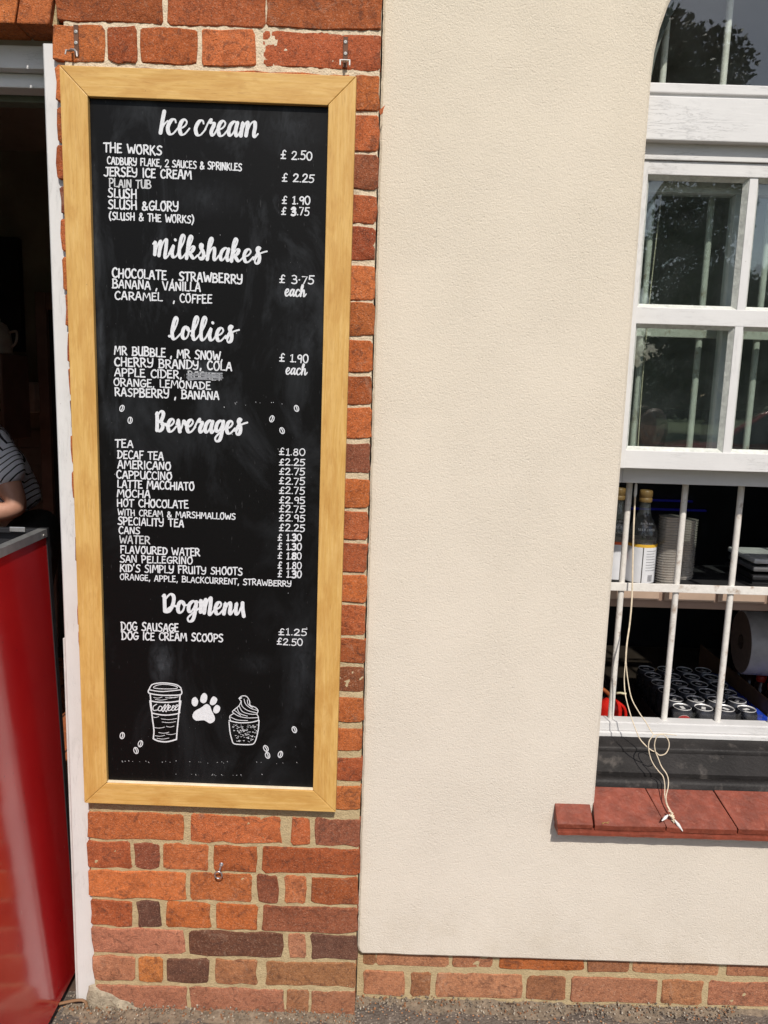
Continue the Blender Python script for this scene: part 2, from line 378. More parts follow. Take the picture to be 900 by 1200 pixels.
M = dict(ink3=chalk_ink('chalk_ink_dull', .45, (.62, .63, .65)), brick=brick_mat(), mortar=mortar_mat(), plaster=plaster_mat(), wood=wood_mat(), board=chalk_board_mat(),
    ink=chalk_ink('chalk_ink_white', .28), ink2=chalk_ink('chalk_ink_worn', .75, (.6, .61, .63)), smudge=chalk_ink('chalk_smudge', .8, (.3, .31, .34)),
    white=paint_mat('white_gloss_paint', (.64, .63, .625), .5, .35), whitev=paint_mat('white_jamb_paint', (.64, .63, .625), .35, .35, False),
    black=simple('black_gloss_timber', (.020, .018, .0175), .55, 0, .35, 14, .0010, 120, .2, ((.085, .075, .068), 22, .75)),
    grille=simple('white_painted_iron', (.66, .63, .59), .5, 0, .08, 60, .0009, 160, .4, ((.27, .17, .10), 34, .75)),
    glass=glass_mat(), asphalt=asphalt_mat(),
    tile=simple('red_painted_tile', (.185, .042, .023), .6, 0, .3, 30, .0028, 70, .3, ((.36, .13, .08), 90, .3)),
    steel=simple('galvanised_steel', (.55, .56, .58), .35, .9, .15, 80), screw=simple('zinc_screw', (.42, .41, .39), .55, .5, .15, 80),
    rust=simple('rusty_strap_iron', (.13, .06, .035), .8, .1, .3, 60, .0005),
    alu=simple('aluminium_trim', (.50, .50, .49), .38, .75, .12, 40), blackp=simple('black_plastic', (.018, .018, .02), .45, 0, .2, 40),
    cord=simple('cotton_cord', (.66, .56, .42), .9, 0, .2, 90, .0005, 600), acorn=simple('white_plastic', (.68, .67, .65), .4, 0, .08, 40),
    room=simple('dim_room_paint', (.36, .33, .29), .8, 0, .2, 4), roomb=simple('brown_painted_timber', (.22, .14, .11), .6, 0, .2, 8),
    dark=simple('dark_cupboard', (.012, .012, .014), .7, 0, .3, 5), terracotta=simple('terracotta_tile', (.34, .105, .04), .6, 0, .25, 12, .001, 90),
    grout=simple('floor_grout', (.08, .05, .035), .9, 0, .2, 40))
def red_panel_mat():
    m, nt, p = new_mat('glossy_red_panel'); b = NB(nt); v = b.coord()
    c = b.mix(b.val(b.noise(v, 4, 4), .35, .7), (.46, .010, .013), (.54, .016, .017))
    c = b.mix(b.math('MULTIPLY', b.val(b.noise(v, 70, 3), .70, .74), .5), c, (.08, .01, .01))
    sc_ = b.n('ShaderNodeMapping'); sc_.inputs['Scale'].default_value = (1, 40, 3); sc_.inputs['Rotation'].default_value = (.35, 0, 0); b.link(v, sc_.inputs[0])
    c = b.mix(b.math('MULTIPLY', b.val(b.noise(sc_.outputs[0], 6, 3), .72, .75), .35), c, (.60, .25, .22))
    b.link(c, p.inputs['Base Color']); b.link(b.val(b.noise(v, 9, 6, .75), .3, .8, .07, .24), p.inputs['Roughness'])
    p.inputs['Coat Weight'].default_value = .5; p.inputs['Coat Roughness'].default_value = .13
    b.link(b.bump(b.noise(v, 2.0, 1), .3, .005), p.inputs['Normal']); return m
M['red'] = red_panel_mat()

# ------------------------------------------------------------------ setting: ground, room
def sheet(name, x0, x1, y0, y1, z, mat, kind='structure', nx=1, ny=1, amp=0, fr=1):
    V = []; F = []
    for j in range(ny+1):
        for i in range(nx+1):
            x = x0+(x1-x0)*i/nx; y = y0+(y1-y0)*j/ny
            V.append((x, y, z+(amp*noise.noise(Vector((x*fr, y*fr, 3.3))) if amp else 0)))
    for j in range(ny):
        for i in range(nx):
            a = j*(nx+1)+i; F.append((a, a+1, a+nx+2, a+nx+1))
    return struct(mesh_obj(name, V, F, mat), kind)
grass_m = simple('meadow_grass', (.075, .115, .028), .9, 0, .35, .8, .01, 30)
sheet('ground', -400, 400, -700, 300, -.03, grass_m)
sheet('asphalt_yard', -5, 5, -6, .06, -.004, M['asphalt'], nx=160, ny=100, amp=.006, fr=7)
# interior: a kitchen in a brick building
RX0, RX1, RY0, RY1, RZ1 = -2.7, 2.6, .30, 3.3, 2.75
g = G().box((RX0, RY1, 0), (RX1, RY1+.1, RZ1)).box((RX0-.1, .05, 0), (RX0, RY1+.1, RZ1)).box((RX1, .30, 0), (RX1+.1, RY1+.1, RZ1))
struct(g.make('room_wall', M['room']))
struct(G().box((RX0-.1, .05, RZ1), (RX1+.1, RY1+.1, RZ1+.1)).make('ceiling', simple('ceiling_paint', (.42, .40, .36), .8, 0, .1, 4)))
fl = struct(G().box((RX0, .05, -.12), (RX1, RY1, -.002)).make('room_floor', M['grout']))
tm = None
for i in range(14):
    for j in range(15):
        x = RX0+.01+i*.154; y = .12+j*.154
        if x > -.62: continue
        if tm is None:
            o = G().box((x, y, -.001), (x+.146, y+.146, .006), .0015).make('floor_tile', M['terracotta'], fl, base=(x, y, 0)); tm = o.data
        else:
            o = bpy.data.objects.new('floor_tile', tm); link(o, fl); o.location = (x, y, random.uniform(-.001, .0008))
# structural wall behind the brick pier and the render (openings left for door and window)
WX0, WX1, WZ0, WZ1 = .5275, 1.3525, .70, 2.62
DX0, DX1, DZ = -1.78, at(71.5, 600, .02).x-.0015, 2.185
g = G()
g.box((RX0, .075, 0), (DX0, .30, RZ1)).box((DX0, .075, DZ+.04), (DX1, .30, RZ1)).box((DX1, .075, 0), (WX0, .30, RZ1))
g.box((WX0, .075, 0), (WX1, .098, .56)).box((WX0, .098, 0), (WX1, .30, .56)).box((WX0, .28, .5603), (WX1, .30, .60)).box((WX0, .075, WZ1+.02), (WX1, .30, RZ1)).box((WX1, .075, 0), (RX1, .30, RZ1))
struct(g.make('inner_wall', simple('inner_wall_plaster', (.30, .27, .24), .85, 0, .15, 8)))

# ------------------------------------------------------------------ bricks
CO = dict(o=(.58, .178, .055), O=(.64, .23, .08), r=(.52, .155, .052), R=(.42, .115, .042), b=(.31, .105, .055), B=(.175, .078, .050), p=(.46, .205, .105), q=(.40, .180, .092))
def brick_mesh(w, h, d, rag=.0022, seed=0):
    """irregular worn brick: front face at y=0, body behind; centred on x and z"""
    r = random.Random(seed); hx, hz = w/2, h/2
    nx = max(3, min(6, int(w/.035))); per = []
    rc = .005
    for i in range(nx+1): per.append((-hx+rc+(w-2*rc)*i/nx, -hz))
    per.append((hx, -hz+rc)); per.append((hx, 0)); per.append((hx, hz-rc))
    for i in range(nx+1): per.append((hx-rc-(w-2*rc)*i/nx, hz))
    per.append((-hx, hz-rc)); per.append((-hx, 0)); per.append((-hx, -hz+rc))
    per = [(x+r.uniform(-rag, rag), z+r.uniform(-rag, rag)) for x, z in per]; n = len(per)
    V = [(x, d, z) for x, z in per]; V += [(x, .0017+r.uniform(-.0008, .0008), z) for x, z in per]
    V += [(x*(1-.0018/hx)+r.uniform(-.0006, .0006), r.uniform(-.0009, .0009), z*(1-.0018/hz)+r.uniform(-.0006, .0006)) for x, z in per]
    F = []
    for a in range(2):
        for k in range(n):
            k2 = (k+1) % n; F.append((a*n+k, a*n+k2, (a+1)*n+k2, (a+1)*n+k))
    c = len(V); V.append((0, r.uniform(-.0012, .0008), 0))
    for k in range(n): F.append((2*n+k, 2*n+(k+1) % n, c))
    return V, F
bseed = [0]
def brick(x0, x1, z0, z1, col, parent, Y=0.0, d=.02, tilt=0, rag=.0022):
    bseed[0] += 1; r = random.Random(bseed[0]*13+5)
    V, F = brick_mesh(x1-x0+.0022, z1-z0+.0018, d, rag, bseed[0])
    me = bpy.data.meshes.new('brick'); me.from_pydata(V, [], F); me.update(); me.materials.append(M['brick'])
    bm = bmesh.new(); bm.from_mesh(me)
    for f in bm.faces: f.smooth = True
    for e in bm.edges:
        if len(e.link_faces) == 2 and e.calc_face_angle(0) > .45: e.smooth = False
    bm.to_mesh(me); bm.free()
    o = link(bpy.data.objects.new('brick', me), parent)
    pw = wloc(parent); o.location = Vector(((x0+x1)/2, Y+r.uniform(-.0015, .0015), (z0+z1)/2))-pw
    o.rotation_euler = (r.uniform(-.008, .008), tilt+r.uniform(-.004, .004), r.uniform(-.004, .004))
    c = CO[col]; k = r.uniform(.84, 1.12); o.color = (c[0]*k, c[1]*k*r.uniform(.93, 1.06), c[2]*k*r.uniform(.9, 1.15), 1)
    return o
def mortar_sheet(name, x0, x1, z0, z1, Y, parent, step=.0075, seed=0.0):
    nx = int((x1-x0)/step); nz = int((z1-z0)/step); V = []; F = []; pw = wloc(parent)
    for j in range(nz+1):
        for i in range(nx+1):
            x = x0+(x1-x0)*i/nx; z = z0+(z1-z0)*j/nz
            q = Vector((x*60+seed, 0, z*60)); d = .0022*noise.noise(q)+.0016*noise.noise(q*3.1)
            V.append((x-pw.x, Y+d-pw.y, z-pw.z))
    for j in range(nz):
        for i in range(nx):
            a = j*(nx+1)+i; F.append((a, a+1, a+nx+2, a+nx+1))
    return mesh_obj(name, V, F, M['mortar'], parent, True)

PL, PR = -.692, -.036
def left_at(py): return at(62+(py-52)*41/918, py, 0).x
pier = thing('brick_pier', (-.36, 0, 0), 'weathered orange red brick pier with pale mortar behind the chalkboard', 'brick pier')
mortar_sheet('mortar', PL+.006, PR-.002, -.04, 3.0, .0026, pier, .006)
G().box((PL+.008, .0128, -.04), (PR-.0015, .0740, 3.0)).make('pier_core', M['mortar'], pier)
# rows above and beside the board
def Z(px, py, Y=0.0): return at(px, py, Y).z
def X(px, py, Y=0.0): return at(px, py, Y).x
rowT1 = [(62, 122, 'o'), (126, 160, 'R'), (164, 230, 'r'), (236, 299, 'o'), (308, 443, 'R')]
zt0, zt1 = Z(250, 34), Z(250, 76)
for a, b_, c in rowT1: brick(X(a, 52)+.001, (PR-.001 if b_ > 440 else X(b_, 55)-.0005), zt1+.0005, zt0-.001, c, pier)
rowT0 = [(66, 190, 'R'), (197, 311, 'R'), (313, 441, 'R')]
for a, b_, c in rowT0: brick(X(a, 12), (PR-.001 if b_ > 440 else X(b_, 12)), Z(250, 29)-.0005, Z(250, 29)+.072, c, pier)
zz = Z(250, 29)+.082
while zz < 2.95:                                           # courses out of view above the photograph
    x = PL
    for wdt in random.choice(([.10, .215, .215, .10], [.215, .10, .215, .10])):
        brick(x, min(PR, x+wdt-.008), zz, zz+.065, random.choice('rRo'), pier); x += wdt+.002
    zz += .0745
strip = [(87.5, 128.6, 'o'), (135, 176.6, 'o'), (181, 221, 'b'), (228.7, 261.7, 'r'), (266, 305, 'R'), (311, 351.5, 'o'), (355, 393, 'r'), (399, 436, 'r'), (440.6, 474.4, 'R'), (478, 514, 'r'),
    (520, 554, 'b'), (562, 595, 'r'), (599, 632, 'r'), (637, 670, 'R'), (674, 706, 'r'), (710, 744, 'r'), (749, 777, 'R'), (782, 811, 'b'), (818, 846, 'o'), (854, 880, 'r'), (889, 916, 'R'), (922, 949, 'o')]
left_cols = 'orRbrorRrborrbRrorbrRo'
for i, (y0, y1, c) in enumerate(strip):
    za, zb = Z(424, y0)-.0008, Z(424, y1)+.0004
    x = left_at((y0+y1)/2)+random.uniform(-.003, .004)
    ragl = [.102, .215, .105, .215][i % 2*2:][:2]
    xs = [x, x+.10+random.uniform(-.01, .01)] if i % 2 else [x, x+.212]
    # left part, mostly hidden behind the board
    first = True
    while x < PR-.13:
        wd = (.212 if (i+(0 if first else 1)) % 2 else .102)
        xe = min(x+wd, PR-.118)
        if xe-x > .03: brick(x, xe, zb, za, left_cols[i] if first else random.choice('rRbo'), pier)
        x = xe+.010; first = False
    if i == 0: brick(PR-.052, PR-.002, zb, za, c, pier); brick(PR-.108, PR-.062, zb, za, 'r', pier)
    else: brick(PR-.108, PR-random.uniform(0, .0018), zb, za, c, pier)
rows = [((65, 143), [(57, 338, 'o'), (362, 622, 'r'), (655, 705, 'r'), (722, 856, 'b')]),
    ((153, 228), [(57, 183, 'r'), (196, 265, 'b'), (280, 408, 'r'), (425, 552, 'r'), (570, 856, 'R')]),
    ((236, 315), [(62, 342, 'o'), (358, 538, 'r'), (556, 613, 'b'), (634, 696, 'O'), (716, 854, 'R')]),
    ((324, 397), [(68, 188, 'R'), (204, 270, 'B'), (288, 415, 'o'), (432, 552, 'r'), (570, 850, 'b')]),
    ((405, 475), [(72, 338, 'p'), (355, 627, 'B'), (647, 694, 'p'), (713, 846, 'B')]),
    ((487, 557), [(75, 193, 'p'), (208, 275, 'O'), (290, 412, 'B'), (430, 550, 'q'), (580, 844, 'q')]),
    ((570, 640), [(80, 346, 'q'), (358, 632, 'q'), (641, 702, 'q'), (712, 842, 'q')]),
    ((652, 725), [(80, 350, 'q'), (360, 560, 'q'), (575, 842, 'q')])]
for (ya, yb), bs in rows:
    za, zb = Z(260, 930+ya/2.5)-.0004, Z(260, 930+yb/2.5)+.0004
    for a, b_, c in bs:
        yc = 930+(ya+yb)/5
        brick(X(80+a/2.5, yc), min(X(80+b_/2.5, yc), PR), zb, za, c, pier, rag=.003)
# cement patch at the foot of the pier
OUT = [(103, 1156), (110, 1154), (118, 1160), (131, 1164), (141, 1170), (153, 1173), (160, 1179), (170, 1183), (175, 1191), (168, 1200), (140, 1203), (112, 1203), (103, 1195), (101, 1175)]
V = []; F = []; c0 = at(130, 1184); pw = wloc(pier); ring = []
for k in range(len(OUT)):
    a, b_ = at(*OUT[k]), at(*OUT[(k+1) % len(OUT)])
    for q in range(4): ring.append(a.lerp(b_, q/4))
n = len(ring); K_ = 14
for j in range(K_+1):
    for k in range(n):
        f = 1-j/K_; p = c0.lerp(ring[k], f*(1+.05*noise.noise(ring[k]*60)))
        y = -.0055*(1-f**4)+.0030*noise.noise(Vector((p.x*38, 3, p.z*38)))*(1-f**6)+.0014*noise.noise(Vector((p.x*120, 3, p.z*120)))
        V.append((p.x-pw.x, (.003 if j == 0 else y-.0015), p.z))
for j in range(K_):
    for k in range(n): F.append((j*n+k, j*n+(k+1) % n, (j+1)*n+(k+1) % n, (j+1)*n+k))
mesh_obj('cement_patch', V, F, simple('grey_cement', (.34, .29, .215), .95, 0, .35, 45, .005, 160, .2, ((.20, .15, .10), 60, .5)), pier, True)

# flat arch over the door
lint = thing('brick_arch', (-1.2, 0, 2.24), 'flat arch of sloping orange red bricks over the doorway, left of the pier', 'brick arch')
zb = Z(40, 29); zt = zb+.30
for k, (xa, xb, sl) in enumerate([(59, 19, .19), (18, -30, .21), (-31, -85, .22), (-86, -145, .23), (-146, -215, .24), (-216, -290, .25)]):
    x1 = X(xa, 28)-.001; x0 = X(xb, 28)+.0012
    s1 = sl*.30; s0 = (sl+.02)*.30
    if k == 0: x1 = X(58, 29)
    me = G().quadbox([(x0, -.004, zb), (x1, -.004, zb), (x1+s1, -.004, zt), (x0+s0, -.004, zt)], [(x0, .085, zb), (x1, .085, zb), (x1+s1, .085, zt), (x0+s0, .085, zt)])
    o = me.make('brick', M['brick'], lint, base=((x0+x1)/2, 0, zb)); c = CO['o' if k % 2 else 'r']; o.color = (c[0], c[1], c[2], 1)
    bv = o.modifiers.new('bevel', 'BEVEL'); bv.width = .003; bv.segments = 2
G().box((DX0-.1, .012, zb+.004), (X(64, 28), .086, zt+.2)).make('mortar', M['mortar'], lint)

# brick plinth under the render
PY = .052
pl = thing('brick_plinth', (.9, PY, 0), 'low brown brick plinth with olive mortar showing below the cream render', 'brick plinth')
mortar_sheet('mortar', PR+.002, 2.4, -.04, .21, PY+.0028, pl, .009, 5.0)
G().box((PR+.002, PY+.009, -.04), (2.4, .0745, .21)).make('plinth_core', M['mortar'], pl)
r1 = [(426, 440), (441.5, 525), (530.5, 577.5), (586, 684), (689, 737), (742.5, 843), (852.5, 950)]
r2 = [(426, 473), (482, 504), (511, 611.5), (618, 663), (670, 770), (777, 823.5), (831, 925)]
za = Z(600, 1128, PY)+.055; zb_ = Z(600, 1135.5, PY)
for a, b_ in r1: brick(X(a, 1128, PY), X(b_, 1128, PY), zb_, za, random.choice('qrpq'), pl, PY)
x = X(950, 1128, PY)+.01
while x < 2.3: brick(x, x+.21, zb_, za, random.choice('qrp'), pl, PY); x += .22
za = Z(600, 1143.5, PY); zb_ = Z(600, 1171, PY)
for a, b_ in r2: brick(X(a, 1157, PY), X(b_, 1157, PY), zb_, za, random.choice('qpqp'), pl, PY)
x = X(925, 1157, PY)+.01
while x < 2.3: brick(x, x+.21, zb_, za, random.choice('qrp'), pl, PY); x += .22

# ------------------------------------------------------------------ cream render with its arched window opening
FY = .030
ax, AR, az = .94, .41, 2.21
def opening(off=0.0, n=28):
    z0 = .505
    pts = [(ax-AR-off, z0-off), (ax-AR-off, az)]
    for k in range(1, n): a = math.pi-math.pi*k/n; pts.append((ax+(AR+off)*math.cos(a), az+(AR+off)*math.sin(a)))
    return pts+[(ax+AR+off, az), (ax+AR+off, z0-off)]
def render_wall():
    x0, x1 = PR+.0015, 2.5; top = 3.0
    # bottom edge runs along the photographed line, a touch uneven
    zl = Z(420, 1118, FY); zr = Z(900, 1133.5, FY); xr = X(900, 1134, FY)
    N = 90; outer = []
    outer.append((x0, zl+.02)); outer.append((x0+.004, zl+.007))
    for i in range(N+1):
        x = x0+.012+(x1-x0-.012)*i/N; z = zl+(zr-zl)*(x-x0)/(xr-x0)+.0016*noise.noise(Vector((x*14, 0, 0)))
        outer.append((x, z))
    outer += [(x1, top)]
    left = [];  M_ = 220
    for i in range(M_+1):
        z = top-(top-zl-.03)*i/M_; left.append((x0+.0016*noise.noise(Vector((0, 4, z*16)))+.0012*noise.noise(Vector((0, 9, z*70))), z))
    outer += left
    hole = opening(0); holec = opening(.006)
    def inset(poly, d):
        out = []
        for i, p in enumerate(poly):
            a = Vector(poly[i-1]); b = Vector(poly[(i+1) % len(poly)]); t = (b-a)
            if t.length < 1e-9: out.append(p); continue
            t.normalize(); out.append((p[0]-t.y*d, p[1]+t.x*d))
        return out
    front_o = inset(outer, .005)
    V3 = [Vector((x, z, 0)) for x, z in front_o]; H3 = [Vector((x, z, 0)) for x, z in holec]
    tris = geometry.tessellate_polygon([V3, H3])
    pts = V3+H3; V = [(p.x, FY, p.y) for p in pts]; F = []
    for t in tris:
        a, b, c = (pts[i] for i in t)
        nrm = (b-a).cross(c-a).z
        F.append(tuple(t) if nrm > 0 else (t[0], t[2], t[1]))
    no = len(outer); nh = len(hole)
    e1 = len(V); V += [(x, FY+.004, z) for x, z in outer]; e2 = len(V); V += [(x, FY+.045, z) for x, z in outer]
    for k in range(no):
        k2 = (k+1) % no; F.append((k, e1+k, e1+k2, k2)); F.append((e1+k, e2+k, e2+k2, e1+k2))
    h1 = len(V); V += [(x, FY+.005, z) for x, z in hole]; h2 = len(V); V += [(x, FY+.15, z) for x, z in hole]
    for k in range(nh):
        k2 = (k+1) % nh; F.append((no+k, no+k2, h1+k2, h1+k)); F.append((h1+k, h1+k2, h2+k2, h2+k))
    return mesh_obj('rendered_wall', V, F, M['plaster'])
rw = render_wall(); tag(rw, 'cream painted rough rendered wall with an arched window opening', 'wall')
bpy.context.view_layer.update()
bm = bmesh.new(); bm.from_mesh(rw.data); bmesh.ops.recalc_face_normals(bm, faces=bm.faces); bm.to_mesh(rw.data); bm.free()
# short fins of the wall thickness beside the opening
# dry leaf chip caught at the joint of pier and render
lf = G(); c = at(447.5, 133, .012); L = [(-.006, .004), (-.003, -.006), (.002, -.003), (.003, .004), (.0065, .013), (.001, .008), (-.003, .006)]
lf.add([(c.x+x, c.y-.012-.4*x+.3*abs(z), c.z+z) for x, z in L]+[(c.x+x, c.y-.010-.4*x+.3*abs(z), c.z+z) for x, z in L], [tuple(range(6, -1, -1)), tuple(range(7, 14))]+[(k, (k+1) % 7, 7+(k+1) % 7, 7+k) for k in range(7)])
tag(lf.make('dried_leaf', simple('rust_leaf', (.42, .11, .03), .7, 0, .3, 200), base=tuple(c)), 'tiny curled rust red leaf caught at the top left edge of the cream wall', 'leaf')
# ------------------------------------------------------------------ chalkboard
board = thing('chalkboard', (0, 0, 0), 'tall black chalkboard menu in a yellow pine frame hung on the brick pier', 'chalkboard')
board.matrix_world = BM
RWD = .0545
def rail(L, loc, roty, w=RWD):
    g = .00035; poly = [(g, 0), (L-g, 0), (L-w-g, w), (w+g, w)]
    V = [(x, 0, z) for x, z in poly]+[(x, .0235, z) for x, z in poly]
    o = mesh_obj('frame_rail', V, [(0, 1, 2, 3), (7, 6, 5, 4), (0, 4, 5, 1), (1, 5, 6, 2), (2, 6, 7, 3), (3, 7, 4, 0)], M['wood'], board)
    o.location = loc; o.rotation_euler = (0, roty, 0)
    bv = o.modifiers.new('bevel', 'BEVEL'); bv.width = .0014; bv.segments = 2
    return o
rail(BW, (0, 0, 0), 0, .052); rail(BW, (BW, 0, BH), math.pi, .056)
rail(BH, (0, 0, BH), math.pi/2); rail(BH, (BW, 0, 0), -math.pi/2)
def L_(g, name, mat, parent=None, smooth=False): return mesh_obj(name, g.v, g.f, mat, parent or board, smooth)
L_(G().box((.004, RECESS, .004), (BW-.004, .0222, BH-.004)), 'board_panel', M['board'])
# wood bead along the foot's inner edge; pale colour paints its sunlit top
L_(G().box((RWD, .003, .0523), (BW-RWD, RECESS-.0002, .0556), .0006), 'inner_bead', simple('sunlit_edge_wood', (.80, .68, .50), .6))

# ---- hand lettering
def cr(pts, closed=False, n=4):
    out = []; N = len(pts)
    rng = N if closed else N-1
    for i in range(rng):
        p1 = pts[i]; p2 = pts[(i+1) % N]
        p0 = pts[i-1] if (i > 0 or closed) else p1; p3 = pts[(i+2) % N] if (i+2 < N or closed) else p2
        for k in range(n):
            t = k/n; t2 = t*t; t3 = t2*t
            out.append(tuple(.5*((2*p1[j])+(-p0[j]+p2[j])*t+(2*p0[j]-5*p1[j]+4*p2[j]-p3[j])*t2+(-p0[j]+3*p1[j]-3*p2[j]+p3[j])*t3) for j in range(2)))
    out.append(tuple(pts[0] if closed else pts[-1])); return out
layer = [0]
def ribbon(g, pts, hw, brush=None):
    """pts in photo pixels, hw half width in pixels (or thick/thin pair for a brush); adds a thin raised line of paint"""
    P = [pts[0]]
    for p in pts[1:]:
        if math.hypot(p[0]-P[-1][0], p[1]-P[-1][1]) > .12: P.append(p)
    if len(P) == 1: P.append((P[0][0]+.2, P[0][1]))
    n = len(P); W = []
    for i in range(n):
        a = P[max(0, i-1)]; b = P[min(n-1, i+1)]; dx, dy = b[0]-a[0], b[1]-a[1]; l = math.hypot(dx, dy) or 1
        if brush:
            k = max(0, dy/l); W.append(brush[1]+(brush[0]-brush[1])*min(1, k*1.25))
        else: W.append(hw)
    if brush:
        for _ in range(2): W = [(W[max(0, i-1)]+W[i]*2+W[min(n-1, i+1)])/4 for i in range(n)]
    layer[0] = (layer[0]+1) % 60
    y = RECESS-.00012-layer[0]*.000006
    V = []; F = []
    def add(px, py, dyy=0): x, z = bl(px, py); V.append((x, y-dyy, z)); return len(V)-1
    L = []
    for i in range(n):
        a = P[max(0, i-1)]; b = P[min(n-1, i+1)]; dx, dy = b[0]-a[0], b[1]-a[1]; l = math.hypot(dx, dy) or 1
        nx_, ny_ = -dy/l, dx/l; lift = i*.0000015
        L.append((add(P[i][0]+nx_*W[i], P[i][1]+ny_*W[i], lift), add(P[i][0]-nx_*W[i], P[i][1]-ny_*W[i], lift)))
    for i in range(n-1): F.append((L[i][0], L[i][1], L[i+1][1], L[i+1][0]))
    for end, s in ((0, -1), (n-1, 1)):                       # round ends
        a = P[max(0, end-1)]; b = P[min(n-1, end+1)]; an = math.atan2(b[1]-a[1], b[0]-a[0])
        arc = [L[end][0]]
        for k in range(1, 5):
            t = math.pi/2-s*math.pi*k/5 if s == 1 else math.pi/2+math.pi*k/5
            arc.append(add(P[end][0]+math.cos(an+t)*W[end], P[end][1]+math.sin(an+t)*W[end], end*.0000015))
        arc.append(L[end][1]); F.append(tuple(arc))
    g.add(V, F)
S_ = lambda *p: ('~', list(p))
